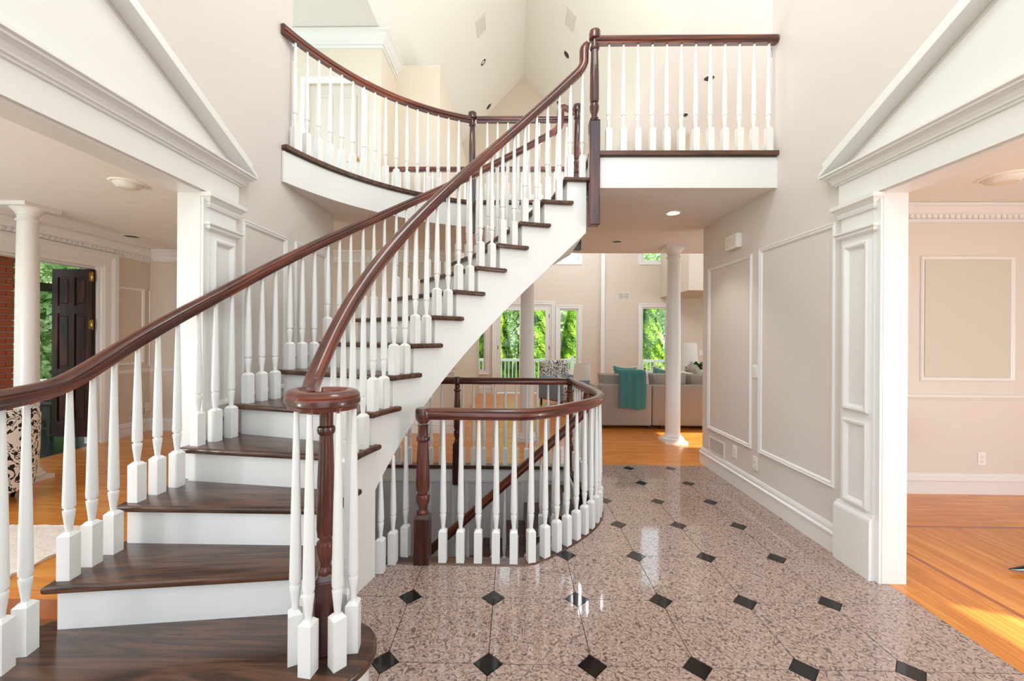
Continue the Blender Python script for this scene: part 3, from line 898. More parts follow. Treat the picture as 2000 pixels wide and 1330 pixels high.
# brick pier outside the front door: each brick its own piece
bp = empty('brick_pier', (-6.045, 4.70, 0), 0, 'red brick pier outside the open front door', 'pier', None, 'structure')
MB().box(-0.19, 0.10, -0.17, 0.10, -0.3, 2.9).build('mortar_core', M['mortar'], bp)
bmesh_a = MB().rbox(0, 0.14, 0, 0.09, 0, 0.058, 0.004, 1).mesh('brick', M['brick'])
for c in range(44):
    z = -0.28 + c * 0.0695
    off = 0.07 if c % 2 else 0
    for i in range(-1, 2):
        x = -0.2 + off + i * 0.148
        if x < -0.22 or x > 0.0: continue
        b = link('brick', bmesh_a, bp); b.location = (x + random.uniform(-.002, .002), -0.185 + random.uniform(-.003, .002), z)
    for e in (-0.148, 0.0, 0.148):
        if -0.19 < -0.18 + off + e < 0.05:
            b = link('brick', bmesh_a, bp); b.rotation_euler = (0, 0, PI / 2); b.location = (0.115 + random.uniform(-.002, .003), -0.18 + off + e, z)

struct('sun_blocker_roof', MB().box(6.8, 14.0, 3.0, 11.0, 2.62, 2.8), M['trim'], 'added unseen roof slab keeping sun out of the living room')  # unseen slab added to shade the living room's open right side
# ------------------------------------------------------------------ columns
def column(loc, r, h, label, ab=0.06):
    o = empty('column', loc, 0, label, None, None, 'structure')
    s = r / 0.11
    MB().box(-0.17 * s, 0.17 * s, -0.17 * s, 0.17 * s, 0, 0.035).build('plinth', M['trim'], o)
    MB().lathe([(0.155 * s, 0.035), (0.165 * s, 0.045), (0.165 * s, 0.06), (0.15 * s, 0.07), (0.135 * s, 0.075), (0.135 * s, 0.09), (0.12 * s, 0.10), (r, 0.13)], 32, cap=False).build('base', M['trim'], o)
    MB().lathe([(r, 0.13), (r * 1.0, h * 0.33), (r * 0.94, h * 0.7), (r * 0.86, h - 0.16)], 32, cap=False).build('shaft', M['trim'], o)
    a = r * 0.86
    MB().lathe([(a, h - 0.16), (a + 0.012, h - 0.155), (a + 0.012, h - 0.14), (a, h - 0.135), (a, h - 0.10), (a + 0.008, h - 0.095), (a + 0.014, h - 0.075), (a + 0.04, h - 0.045), (a + 0.05, h - 0.035)], 32, cap=False).box(-a - ab, a + ab, -a - ab, a + ab, h - 0.035, h).build('capital', M['trim'], o)
    return o
column((2.185, 5.72, 0), 0.098, ZC, 'white round column beside the grey sofa')
column((0.18, 5.75, 0), 0.098, ZC, 'white round column behind the stairwell railing')
column((-4.74, 3.95, 0), 0.086, ZC, 'white round column by the open front door', 0.085)

# ------------------------------------------------------------------ staircase
stair = empty('staircase', (SC.x, SC.y, 0), 0, 'curved white staircase with dark wooden treads rising to the gallery', 'staircase')
def ro_of(k): return 2.56 if k <= 3 else 2.54 if k == 4 else 2.505
_cache = {}
def tread_mesh(ro):
    if ro in _cache: return _cache[ro]
    n = 8
    a1 = -R(7.5)                       # next nosing line
    inner = [(RIN * math.cos(a), RIN * math.sin(a)) for a in [0 + (a1 - 0.055) * i / n for i in range(n + 1)]]
    outer = [(ro * math.cos(a), ro * math.sin(a)) for a in [0 + (a1 - 0.028) * i / n for i in range(n + 1)]]
    poly = inner + outer[::-1]
    bm = bmesh.new()
    vs = [bm.verts.new((x, y, 0)) for x, y in poly]
    f = bm.faces.new(vs)
    r = bmesh.ops.extrude_face_region(bm, geom=[f])
    bmesh.ops.translate(bm, verts=[q for q in r['geom'] if isinstance(q, bmesh.types.BMVert)], vec=(0, 0, -0.034))
    ed = [e for e in bm.edges if abs(e.verts[0].co.z - e.verts[1].co.z) < 1e-5]
    bmesh.ops.bevel(bm, geom=ed, offset=0.012, segments=3, affect='EDGES', profile=0.5)
    tm = MB().bm(bm, None, True).mesh('tread', M['tread'])
    rm = MB().box(RIN + 0.035, ro - 0.035, -0.055, -0.033, -RISE - 0.0, -0.03).mesh('riser', M['stair_white'])
    _cache[ro] = (tm, rm)
    return _cache[ro]
for k in range(2, 15):
    tm, rm = tread_mesh(ro_of(k))
    for nm, me in (('tread', tm), ('riser', rm)):
        o = link(nm, me, stair); o.rotation_euler = (0, 0, th(k)); o.location = (0, 0, RISE * k)
# first step, rounded at both newels
NW = Vector((-0.735, 1.612, 0))
_t1 = math.atan2(NW.y - SC.y, NW.x - SC.x) % (2 * PI)
NO = P(2.80, _t1)
def hull(pts):
    pts = sorted(set((round(x, 5), round(y, 5)) for x, y in pts))
    def half(p):
        h = []
        for q in p:
            while len(h) > 1 and (h[-1][0] - h[-2][0]) * (q[1] - h[-2][1]) - (h[-1][1] - h[-2][1]) * (q[0] - h[-2][0]) <= 0: h.pop()
            h.append(q)
        return h
    return half(pts)[:-1] + half(pts[::-1])[:-1]
def first_step(rad, back):
    pts = []
    for c in (NW, NO):
        pts += [(c.x + rad * math.cos(2 * PI * i / 40), c.y + rad * math.sin(2 * PI * i / 40)) for i in range(40)]
    pts += [tuple(P(1.50, th(2) - back)[:2]), tuple(P(2.6, th(2) - back)[:2])]
    return [(x - SC.x, y - SC.y) for x, y in hull(pts)]
bm = bmesh.new()
f = bm.faces.new([bm.verts.new((x, y, RISE)) for x, y in first_step(0.195, 0.04)])
r = bmesh.ops.extrude_face_region(bm, geom=[f])
bmesh.ops.translate(bm, verts=[q for q in r['geom'] if isinstance(q, bmesh.types.BMVert)], vec=(0, 0, -0.036))
bmesh.ops.bevel(bm, geom=[e for e in bm.edges if abs(e.verts[0].co.z - e.verts[1].co.z) < 1e-5], offset=0.013, segments=3, affect='EDGES', profile=0.5)
MB().bm(bm, None, True).build('tread', M['tread'], stair)
mb = MB().prism(first_step(0.165, 0.035), 0.0, RISE - 0.034)
mb.sm = [True] * len(mb.sm)
mb.build('riser', M['stair_white'], stair)

def zbot(t):
    k = kof(t)
    return RISE * k - (0.545 + 0.0115 * (k - 5.4))
def stringer(r0, r1, solid_to, name):
    """cut stringer: stepped top under the treads, smooth slope below"""
    mb = MB()
    segs = 8
    def quad(pts, ref):
        pts = [Vector(p) for p in pts]
        nn = (pts[1] - pts[0]).cross(pts[2] - pts[0])
        if nn.dot(Vector(ref)) < 0: pts = pts[::-1]
        mb.add(pts, [(0, 1, 2, 3)], True)
    ks = solid_to
    st = []
    for k in range(2, 15):
        ta, tb = th(k) - 0.034 / r0, th(k + 1) - 0.034 / r0
        if k == 14: tb = th(15)
        cuts = [ta + (tb - ta) * i / segs for i in range(segs + 1)]
        if ta > th(ks) > tb: cuts = sorted(cuts + [th(ks)], reverse=True)
        st += [(k, a, b) for a, b in zip(cuts, cuts[1:]) if a - b > 1e-5]
    for k, t0, t1 in st:
        solid = kof((t0 + t1) / 2) < ks
        z0, z1 = (0.0, 0.0) if solid else (zbot(t0), zbot(t1))
        zt = RISE * k - 0.032
        A, B, C_, D = [P(r, t) - SC for r, t in ((r0, t0), (r0, t1), (r1, t0), (r1, t1))]
        rad = P(1, (t0 + t1) / 2) - SC
        up = lambda p, z: (p.x, p.y, z)
        quad([up(A, z0), up(B, z1), up(B, zt), up(A, zt)], -rad)
        quad([up(C_, z0), up(D, z1), up(D, zt), up(C_, zt)], rad)
        quad([up(A, zt), up(B, zt), up(D, zt), up(C_, zt)], (0, 0, 1))
        quad([up(A, z0), up(B, z1), up(D, z1), up(C_, z0)], (0, 0, -1))
    def cap(t, za, zb, ref):
        A, B = P(r0, t) - SC, P(r1, t) - SC
        quad([(A.x, A.y, za), (B.x, B.y, za), (B.x, B.y, zb), (A.x, A.y, zb)], ref)
    tan = lambda t: (P(1, t - 0.01) - P(1, t))
    cap(st[0][1], 0, RISE * 2 - 0.032, -tan(st[0][1]))
    cap(th(ks), 0, zbot(th(ks)), tan(th(ks)))
    cap(st[-1][2], zbot(th(15)), RISE * 14 - 0.032, tan(th(15)))
    for k in range(3, 15):
        t = th(k) - 0.034 / r0
        cap(t, RISE * (k - 1) - 0.032, RISE * k - 0.032, -tan(t))
    return link(name, mb.mesh(name, M['stair_white'], 25, False), stair)
KS = 5.36
stringer(1.493, 1.513, KS, 'stringer')
stringer(2.43, 2.455, KS, 'stringer')
sf = MB()
n = 60
for i in range(n):
    t0, t1 = th(KS + (15 - KS) * i / n), th(KS + (15 - KS) * (i + 1) / n)
    q = [P(1.505, t0, zbot(t0) + 0.01), P(2.44, t0, zbot(t0) + 0.01), P(2.44, t1, zbot(t1) + 0.01), P(1.505, t1, zbot(t1) + 0.01)]
    up = Vector((0, 0, 0.02))
    vv = [a - SC for a in q] + [a - SC + up for a in q]
    sf.add(vv, [(0, 1, 2, 3), (7, 6, 5, 4)], True)
sf.build('soffit', M['stair_white'], stair)

# ------------------------------------------------------------------ balusters, newels, handrails
_bal = {}
def baluster_mesh(h, sq=0.05, blk=0.185):
    key = (round(h, 2), sq, blk)
    if key in _bal: return _bal[key]
    h = key[0]
    a = sq / 2
    mb = MB()
    mb.box(-a, a, -a, a, 0, blk)
    # chamfered shoulder
    c = 0.013
    zt = blk + 0.014
    v = [(-a, -a, blk), (a, -a, blk), (a, a, blk), (-a, a, blk), (-c, -c, zt), (c, -c, zt), (c, c, zt), (-c, c, zt)]
    mb.add(v, [(0, 1, 5, 4), (1, 2, 6, 5), (2, 3, 7, 6), (3, 0, 4, 7), (4, 5, 6, 7)])
    s = sq / 0.05
    mb.lathe([(0.0115 * s, blk + 0.008), (0.0120 * s, blk + 0.022), (0.0155 * s, blk + 0.055), (0.0190 * s, blk + 0.085), (0.0205 * s, blk + 0.102), (0.0195 * s, blk + 0.106), (0.0145 * s, blk + 0.108), (0.0145 * s, blk + 0.115), (0.0205 * s, blk + 0.117), (0.0215 * s, blk + 0.13), (0.0175 * s, blk + 0.13 + (h - blk - 0.13) * 0.4), (0.0095 * s, h)], 12)
    _bal[key] = mb.mesh('baluster', M['stair_white'], 40)
    return _bal[key]
def baluster(parent, x, y, z0, z1, rz=0.0, sq=0.05, blk=0.185):
    o = link('baluster', baluster_mesh(z1 - z0, sq, blk), parent)
    o.location = (x, y, z0); o.rotation_euler = (0, 0, rz)
    return o

def fluted(mb, prof, n=8, depth=0.004):
    """flute pattern: lathe with alternating radius"""
    seg = n * 4
    v = []
    for r, z in prof:
        for i in range(seg):
            rr = r - (depth if i % 4 == 0 else 0)
            a = 2 * PI * i / seg
            v.append((rr * math.cos(a), rr * math.sin(a), z))
    f = []
    for j in range(len(prof) - 1):
        for i in range(seg):
            q = (i + 1) % seg
            f.append((j * seg + i, j * seg + q, (j + 1) * seg + q, (j + 1) * seg + i))
    mb.add(v, f, True)

def newel(parent, x, y, zb, zblk, ztop, sq=0.09, cap=True, rz=0.0):
    """square lower block, turned shaft, round cap"""
    o = empty('newel_post', (x, y, 0), rz); o.parent = parent
    a = sq / 2
    mb = MB()
    mb.rbox(-a, a, -a, a, zb, zblk, 0.006, 1)
    v = [(-a, -a, zblk), (a, -a, zblk), (a, a, zblk), (-a, a, zblk)]
    c = a * 0.62
    v += [(-c, -c, zblk + 0.02), (c, -c, zblk + 0.02), (c, c, zblk + 0.02), (-c, c, zblk + 0.02)]
    mb.add(v, [(0, 1, 5, 4), (1, 2, 6, 5), (2, 3, 7, 6), (3, 0, 4, 7)])
    mb.build('block', M['newel'], o)
    H = ztop - zblk
    s = sq / 0.09
    z = zblk + 0.012
    t = MB()
    t.lathe([(0.030 * s, z), (0.036 * s, z + 0.012), (0.036 * s, z + 0.022), (0.024 * s, z + 0.034), (0.026 * s, z + 0.05), (0.038 * s, z + 0.085), (0.041 * s, z + 0.115), (0.038 * s, z + 0.13), (0.028 * s, z + 0.137), (0.028 * s, z + 0.146), (0.037 * s, z + 0.152), (0.037 * s, z + 0.162)], 20)
    z2 = z + 0.162
    z3 = ztop - 0.17
    fluted(t, [(0.037 * s, z2), (0.040 * s, z2 + 0.02), (0.038 * s, z2 + (z3 - z2) * 0.5), (0.030 * s, z3)], 8, 0.003)
    t.lathe([(0.030 * s, z3), (0.038 * s, z3 + 0.008), (0.041 * s, z3 + 0.02), (0.038 * s, z3 + 0.032), (0.030 * s, z3 + 0.038), (0.030 * s, z3 + 0.10), (0.033 * s, ztop - 0.06)], 20)
    t.build('turned_shaft', M['newel'], o)
    if cap:
        MB().lathe([(0.034 * s, ztop - 0.085), (0.048 * s, ztop - 0.075), (0.050 * s, ztop - 0.06), (0.050 * s, ztop - 0.02), (0.046 * s, ztop - 0.008), (0.034 * s, ztop - 0.002), (0.012 * s, ztop)], 24).build('cap', M['newel'], o)
    return o

RAILP = [(-0.022, -0.036), (-0.024, -0.022), (-0.034, -0.014), (-0.035, 0.002), (-0.031, 0.010), (-0.033, 0.018), (-0.024, 0.030), (-0.010, 0.036), (0.010, 0.036), (0.024, 0.030), (0.033, 0.018), (0.031, 0.010), (0.035, 0.002), (0.034, -0.014), (0.024, -0.022), (0.022, -0.036)]
RH = 0.775      # rail centre above the pitch line
ZV = 1.175
ZVO = 1.19     # level part of the left rail      # volute height
ZR = 3.90       # level rail centre upstairs
def rail_z(k, zv=None):
    zv = ZV if zv is None else zv
    a = RISE * k + RH
    d = a - zv
    return zv + 0.5 * (d + math.sqrt(d * d + 0.006))

# -- inner (right-hand) stair railing with volute
inner = empty('stair_railing', (NW.x, NW.y, 0), 0, 'right hand stair railing with dark handrail ending in a volute over the bottom newel', 'railing')
def loc(v, o=inner): return Vector(v) - Vector((o.location.x, o.location.y, 0))
def stair_rail_path(rf, k0, k1, n, zv=None):
    return [P(rf(k), th(k), rail_z(k, zv)) for k in [k0 + (k1 - k0) * i / n for i in range(n + 1)]]
rin = lambda k: 1.51 - 0.022 * (lambda q: q * q * (3 - 2 * q))(max(0, min(1, (2.3 - k) / 0.8)))
path = []
# spiral: from inside out
jk = 1.55
j0 = P(rin(jk), th(jk), 0)
a0 = math.atan2(j0.y - NW.y, j0.x - NW.x)
r0 = (j0 - NW).length
n = 64
for i in range(n + 1):
    u = i / n                                   # 0 = innermost
    ang = a0 + (1 - u) * R(345)
    s = min(1.0, (1 - u) * 345 / 85)
    rr = r0 + (0.092 - r0) * (s * s * (3 - 2 * s))
    path.append(Vector((NW.x + rr * math.cos(ang), NW.y + rr * math.sin(ang), rail_z(jk))))
path = path[:-1] + stair_rail_path(rin, jk, 14.62, 110)
# gooseneck: rises straight up, then level to the newel
TN = Vector((0.655, 3.45, 0))
last = path[-1]
hd = P(1.507, th(14.72)) - P(1.507, th(14.62)); hd.normalize()
heads = None
goose = []
b0 = last.copy()
for i in range(1, 8):
    u = i / 7 * PI / 2
    goose.append(b0 + hd * (0.05 * math.sin(u)) * 1.0 + Vector((0, 0, 0.045 * math.sin(u) + 0.05 * (1 - math.cos(u)))))
top = goose[-1]
goose2 = []
for i in range(1, 7):
    goose2.append(Vector((top.x, top.y, top.z + (ZR - 0.05 - top.z) * i / 6)))
for i in range(1, 7):
    u = i / 6 * PI / 2
    goose2.append(Vector((top.x + 0.04 * (1 - math.cos(u)) * hd.x, top.y + 0.04 * (1 - math.cos(u)) * hd.y, ZR - 0.05 + 0.05 * math.sin(u))))
goose2.append(Vector((TN.x - 0.03, TN.y, ZR)))
full = path + goose + goose2
hds = []
for i in range(len(full)):
    a, b = full[max(0, i - 1)], full[min(len(full) - 1, i + 1)]
    d = Vector((b.x - a.x, b.y - a.y, 0))
    hds.append(hd if (i >= len(path) - 1 or d.length < 1e-4) else d)
MB().sweep([loc(p) for p in full], RAILP, hds).build('handrail', M['rail'], inner)
zv = rail_z(1.55)
MB().lathe([(0.032, zv - 0.05), (0.07, zv - 0.034), (0.085, zv - 0.02), (0.085, zv + 0.02), (0.062, zv + 0.018), (0.05, zv + 0.012), (0.036, zv + 0.016), (0.022, zv + 0.027), (0.0, zv + 0.029)], 28).build('volute_eye', M['newel'], inner)
newel(inner, 0, 0, RISE, 0.49, zv + 0.03, 0.076, cap=False, rz=R(20))
for adeg in (208, 262, 318, 8, 60, 150):
    x, y = 0.105 * math.cos(R(adeg)), 0.105 * math.sin(R(adeg))
    baluster(inner, x, y, RISE, ZV - 0.03, R(adeg), 0.05)
def stair_balusters(parent, rf, ks, fr, sq=0.05, zv=None):
    for k in ks:
        for f in fr:
            kk = k + f
            p = P(rf(kk), th(kk))
            q = loc(p, parent)
            baluster(parent, q.x, q.y, RISE * k, rail_z(kk, zv) - 0.028, th(kk), sq)
stair_balusters(inner, lambda k: 1.507, range(3, 15), (0.31, 0.83))
newel(inner, TN.x - NW.x, TN.y - NW.y, 2.36, 3.22, 3.985, 0.086)

# -- outer (left-hand) stair railing
outer = empty('stair_railing', (NO.x, NO.y, 0), 0, 'left hand stair railing with long dark handrail sweeping down past the left opening', 'railing')
def rout(k):
    a = max(0, min(1, (5.2 - k) / 2.4)); a = a * a * (3 - 2 * a)
    return 2.452 + 0.06 * a
path = []
jk = 1.15
j0 = P(rout(jk), th(jk), 0)
a0 = math.atan2(j0.y - NO.y, j0.x - NO.x); r0 = (j0 - NO).length
for i in range(n + 1):
    u = i / n
    ang = a0 - (1 - u) * R(420)
    s = min(1.0, (1 - u) * 420 / 150)
    rr = r0 + (0.098 - r0) * (s * s * (3 - 2 * s)) - 0.03 * max(0, (1 - u) * 420 - 300) / 120
    path.append(Vector((NO.x + rr * math.cos(ang), NO.y + rr * math.sin(ang), rail_z(jk, ZVO))))
path = path[:-1] + stair_rail_path(rout, jk, 14.45, 130, ZVO)
TF = Vector((0.68, 4.55, 0))
last = path[-1]
hd2 = P(2.45, th(14.6)) - P(2.45, th(14.4)); hd2.normalize()
goose = []
for i in range(1, 8):
    u = i / 7 * PI / 2
    goose.append(last + hd2 * (0.06 * math.sin(u)) + Vector((0, 0, 0.045 * math.sin(u) + 0.05 * (1 - math.cos(u)))))
top = goose[-1]
for i in range(1, 7): goose.append(Vector((top.x, top.y, top.z + (ZR - 0.05 - top.z) * i / 6)))
for i in range(1, 7):
    u = i / 6 * PI / 2
    goose.append(Vector((top.x + 0.04 * (1 - math.cos(u)), top.y, ZR - 0.05 + 0.05 * math.sin(u))))
goose.append(Vector((TF.x - 0.03, TF.y, ZR)))
full = path + goose
hds = []
for i in range(len(full)):
    a, b = full[max(0, i - 1)], full[min(len(full) - 1, i + 1)]
    d = Vector((b.x - a.x, b.y - a.y, 0))
    hds.append(hd2 if (i >= len(path) - 1 or d.length < 1e-4) else d)
MB().sweep([loc(p, outer) for p in full], RAILP, hds).build('handrail', M['rail'], outer)
stair_balusters(outer, rout, range(2, 15), (0.2, 0.52, 0.84), 0.052, ZVO)
for kk in (1.44, 1.72):
    p = loc(P(2.53, th(kk)), outer); baluster(outer, p.x, p.y, RISE, rail_z(kk, ZVO) - 0.03, th(kk), 0.052)
newel(outer, 0, 0, RISE, 0.575, 1.18, 0.076, cap=False)
newel(outer, TF.x - NO.x, TF.y - NO.y, 2.38, 3.22, 3.985, 0.086)

def level_rail(parent, pts, z, ends=None):
    # resample for smooth shading
    MB().sweep([Vector((x - parent.location.x, y - parent.location.y, z)) for x, y in pts], RAILP).build('handrail', M['rail'], parent)
def walk(pts, spacing, start):
    """points every spacing metres along a polyline"""
    out = []; d = start; acc = 0
    for (x0, y0), (x1, y1) in zip(pts, pts[1:]):
        L = math.hypot(x1 - x0, y1 - y0)
        while d <= acc + L:
            t = (d - acc) / L
            out.append((x0 + (x1 - x0) * t, y0 + (y1 - y0) * t, math.atan2(y1 - y0, x1 - x0)))
            d += spacing
        acc += L
    return out

# -- curved balcony railing and its straight run over the stairwell
cb = empty('balcony_railing', (-0.49, 4.70, 0), 0, 'curved balcony railing with dark handrail at the upper left', 'railing')
arc = arc_pts(BR, A0 + 1.2, A1, 40)
level_rail(cb, arc, ZR)
AL = BR * R(A0 + 1.2 - A1)
for x, y, a in walk(arc, 0.118, 0.13):
    if (x + 0.49) ** 2 + (y - 4.70) ** 2 > 0.07 ** 2: baluster(cb, x + 0.49, y - 4.70, ZF + 0.004, ZR - 0.03, a)
newel(cb, 0, 0, 2.60, 3.22, 3.985, 0.086)
b2 = empty('balcony_railing', (0.66, 3.45, 0), 0, 'short straight balcony railing at the upper right', 'railing')
level_rail(b2, [(0.66, 3.45), (1.4, 3.45), (2.15, 3.45)], ZR)
for i in range(12): baluster(b2, 1.0 * (0.775 + 0.1195 * i) - 0.66, 0.0, ZF + 0.004, ZR - 0.03)
b3 = empty('balcony_railing', (-0.40, 4.70, 0), 0, 'gallery railing behind the upper half of the stairs', 'railing')
level_rail(b3, [(-0.44, 4.70), (0.1, 4.70), (0.62, 4.69)], ZR)
for i in range(8): baluster(b3, 0.11 + 0.118 * i - 0.03, 0.0, ZF + 0.004, ZR - 0.03)
b4 = empty('balcony_railing', (-0.4, 6.1, 0), 0, 'far gallery railing overlooking the living room', 'railing')
level_rail(b4, [(-1.88, 6.1), (0.0, 6.1), (2.3, 6.1), (6.0, 6.1)], ZR)
for i in range(34): baluster(b4, -1.42 + 0.12 * i, 0.0, ZF, ZR - 0.03)
struct('trim_18', MB().box(XL, 6.5, 6.145, 6.18, ZC, ZF + 0.01), M['stair_white'], 'white fascia on the living room side of the gallery')

# -- lower fence round the stairwell
f1 = empty('stairwell_railing', (-0.576, 2.625, 0), 0, 'low railing at the near side of the stairwell, straight then curving to the right', 'railing')
ZL = 0.945
fence = [(-0.56, 2.625), (-0.2, 2.622)] + FENCE[1:]
level_rail(f1, fence, ZL)
newel(f1, 0, 0, 0.0, 0.29, 0.935, 0.098, cap=False)
MB().lathe([(0.03, ZL - 0.06), (0.046, ZL - 0.036), (0.05, ZL - 0.02), (0.05, ZL + 0.022), (0.044, ZL + 0.034), (0.0, ZL + 0.038)], 24).build('cap', M['newel'], f1)
for x, y, a in walk(fence, 0.1125, 0.115):
    if y < 4.5: baluster(f1, x + 0.576, y - 2.625, 0.006, ZL - 0.03, a, 0.05, 0.195)
# nosing board along the opening
nb = MB().mould([(-1.3, 2.63, 0), (-0.576, 2.625, 0)] + [(x, y, 0) for x, y in FENCE[1:]], [(-0.035, 0.001), (0.045, 0.001), (0.045, -0.02), (0.052, -0.02), (0.052, 0.008), (-0.028, 0.008)], (0, 0, 1))
struct('trim_19', nb, M['tread'], 'dark wooden edge board around the near side of the stairwell')
# three balusters under the stringer
ts = empty('stairwell_railing', (-0.73, 2.557, 0), 0, 'three short white balusters under the curved stringer by the floor', 'railing')
for (x, y) in ((-0.806, 2.505), (-0.758, 2.60), (-0.70, 2.685)):
    t = math.atan2(y - SC.y, x - SC.x)
    baluster(ts, x + 0.73, y - 2.557, 0.002, zbot(t) + 0.012, t + R(20), 0.05, 0.195)
f2 = empty('stairwell_railing', (0.62, 4.6, 0), 0, 'low railing along the far side of the stairwell', 'railing')
level_rail(f2, [(0.62, 4.6), (0.0, 4.6), (-0.63, 4.6), (-1.85, 4.6)], ZL - 0.005)
newel(f2, 0.0, 0, -0.62, 0.24, 0.985, 0.086)
newel(f2, -0.63 - 0.62, 0, -0.21, 0.24, 0.985, 0.086)
for i in range(20):
    x = 0.50 - 0.1185 * i
    if abs(x + 0.63) < 0.06: continue
    baluster(f2, x - 0.62, 0, 0.004, ZL - 0.035)
struct('trim_20', MB().box(-1.88, 0.62, 4.56, 4.66, -0.03, 0.006), M['tread'], 'dark wooden edge board along the far side of the stairwell')
struct('trim_21', MB().box(-1.88, 0.62, 4.585, 4.6, -0.16, -0.03), M['stair_white'], 'white band under the far edge of the stairwell')
# lower stairs
ls = empty('lower_stairs', (0.6, 3.8, 0), 0, 'lower flight of stairs descending to the left inside the well', 'staircase')
for i in range(13):
    x1 = 0.0 - 0.225 * i
    z = -RISE * (i + 1)
    if 0.6 + x1 - 0.26 < -1.86: break
    MB().rbox(x1 - 0.255, x1, 0, 0.78, z - 0.03, z, 0.008, 1).build('tread', M['tread'], ls)
    MB().box(x1 - 0.02, x1 - 0.0, 0.02, 0.76, z, z + RISE - 0.03).build('riser', M['stair_white'], ls)
a, b = Vector((0.0, 0.03, -0.35)), Vector((-2.4, 0.03, -2.51))
MB().mould([a, b], [(-0.15, -0.02), (0.12, -0.02), (0.12, 0.02), (-0.15, 0.02)], (0, -1, 0)).build('stringer', M['stair_white'], ls)
lr = empty('stair_railing', (0.6, 3.76, 0), 0, 'dark handrail descending to the left inside the stairwell', 'railing')
pts = [Vector((0.07, 0.0, 0.93)), Vector((0.06, 0, 0.86)), Vector((0.05, 0, 0.80)), Vector((0.0, 0, 0.72)), Vector((-0.1, 0, 0.62))]
for i in range(1, 14): pts.append(Vector((-0.1 - 0.16 * i, 0, 0.62 - 0.145 * i)))
MB().sweep(pts, RAILP, [(-1, 0, 0)] * len(pts)).build('handrail', M['rail'], lr)
for i in range(9):
    x = -0.12 - 0.225 * i
    for f in (0.0, 0.11):
        xx = x - f
        zt = 0.62 + (xx + 0.1) * 0.906
        zb = -RISE * (int((-(xx)) / 0.225) + 1)
        baluster(lr, xx, 0.06, zb, zt - 0.02, 0, 0.045)

# ------------------------------------------------------------------ ceiling lights, vents, wall plates
def downlight(loc_, nrm, rad, style, label, group=None):
    """recessed fitting; local -Z looks into the room"""
    o = empty('ceiling_light', loc_, 0, label, 'ceiling light', 'recessed ceiling lights')
    o.rotation_mode = 'QUATERNION'
    o.rotation_quaternion = Vector(nrm).to_track_quat('-Z', 'Y')
    r = rad
    MB().lathe([(r * 0.78, -0.001), (r * 0.8, -0.010), (r * 0.95, -0.010), (r, -0.002), (r, 0.001)], 28, cap=False).build('trim_ring', M['plastic'] if style != 'dark' else M['vent_white'], o)
    if style == 'eye':
        MB().lathe([(r * 0.80, -0.002), (r * 0.74, -0.022), (r * 0.62, -0.04), (r * 0.5, -0.05), (r * 0.46, -0.046), (0.0, -0.03)], 28, cap=False).build('eyeball', M['vent_white'], o)
        MB().lathe([(r * 0.47, -0.049), (r * 0.40, -0.053), (0.0, -0.055)], 20, cap=False).build('bulb', M['lens'], o)
    elif style == 'lit':
        d = bpy.data.lights.new('downlight_lamp', 'SPOT'); d.energy = 16; d.spot_size = R(95); d.spot_blend = 0.6; d.shadow_soft_size = 0.06; d.color = (1, 0.95, 0.88)
        q = bpy.data.objects.new('downlight_lamp', d); COL.objects.link(q); q.location = Vector(loc_) + Vector((0, 0, -0.04))
        MB().lathe([(r * 0.8, -0.004), (r * 0.72, -0.002), (0.0, -0.002)], 28, cap=False).build('reflector', M['lens'], o)
        MB().lathe([(r * 0.5, -0.003), (r * 0.45, -0.012), (0.0, -0.018)], 20, cap=False).build('bulb', M['bulb'], o)
    else:
        MB().lathe([(r * 0.8, -0.004), (r * 0.72, -0.0015), (0.0, -0.0015)], 28, cap=False).build('reflector', M['can_dark'], o)
        MB().lathe([(r * 0.42, -0.002), (r * 0.38, -0.008), (0.0, -0.012)], 20, cap=False).build('bulb', M['can_dark'] if style == 'dark' else M['lens'], o)
    return o
dn = (0, 0, -1)
downlight((1.576, 4.145, ZC), dn, 0.075, 'lit', 'lit recessed ceiling light under the right balcony')
downlight((1.326, 5.391, ZC), dn, 0.075, 'dark', 'unlit dark recessed ceiling light near the living room columns')
downlight((-3.18, 3.346, ZC), dn, 0.125, 'eye', 'white eyeball ceiling light in the left room, nearest the staircase')
downlight((-4.86, 5.169, ZC), dn, 0.10, 'dark', 'dark recessed ceiling light in the left room near the open front door')
downlight((3.73, 3.22, ZC), dn, 0.15, 'eye', 'cream eyeball ceiling light in the right room')
nl = Vector((m_, 0, -1)).normalized(); nr = Vector((-n_, 0, -1)).normalized()
def on_slope(px_r, y, side):
    x = px_r
    z = ZU + m_ * (x - XL) if side < 0 else ZU + n_ * (2.30 - x)
    return (x, y, z)
downlight(on_slope(-0.67, 8.45, -1), nl, 0.095, 'lens', 'recessed light on the left vault slope below the air vent')
downlight(on_slope(-0.66, 10.1, -1), nl, 0.10, 'dark', 'recessed light on the left vault slope just above the gallery rail')
downlight(on_slope(1.02, 8.3, 1), nr, 0.095, 'dark', 'recessed light on the right vault slope beside the handrail gooseneck')
downlight(on_slope(1.05, 10.0, 1), nr, 0.10, 'dark', 'recessed light low on the right vault slope above the far newel')
downlight((3.178, 6.849, ZU), dn, 0.10, 'dark', 'recessed light of the upper right hallway, the nearer of two')
downlight((3.224, 7.989, ZU), dn, 0.10, 'dark', 'recessed light of the upper right hallway, the farther of two')

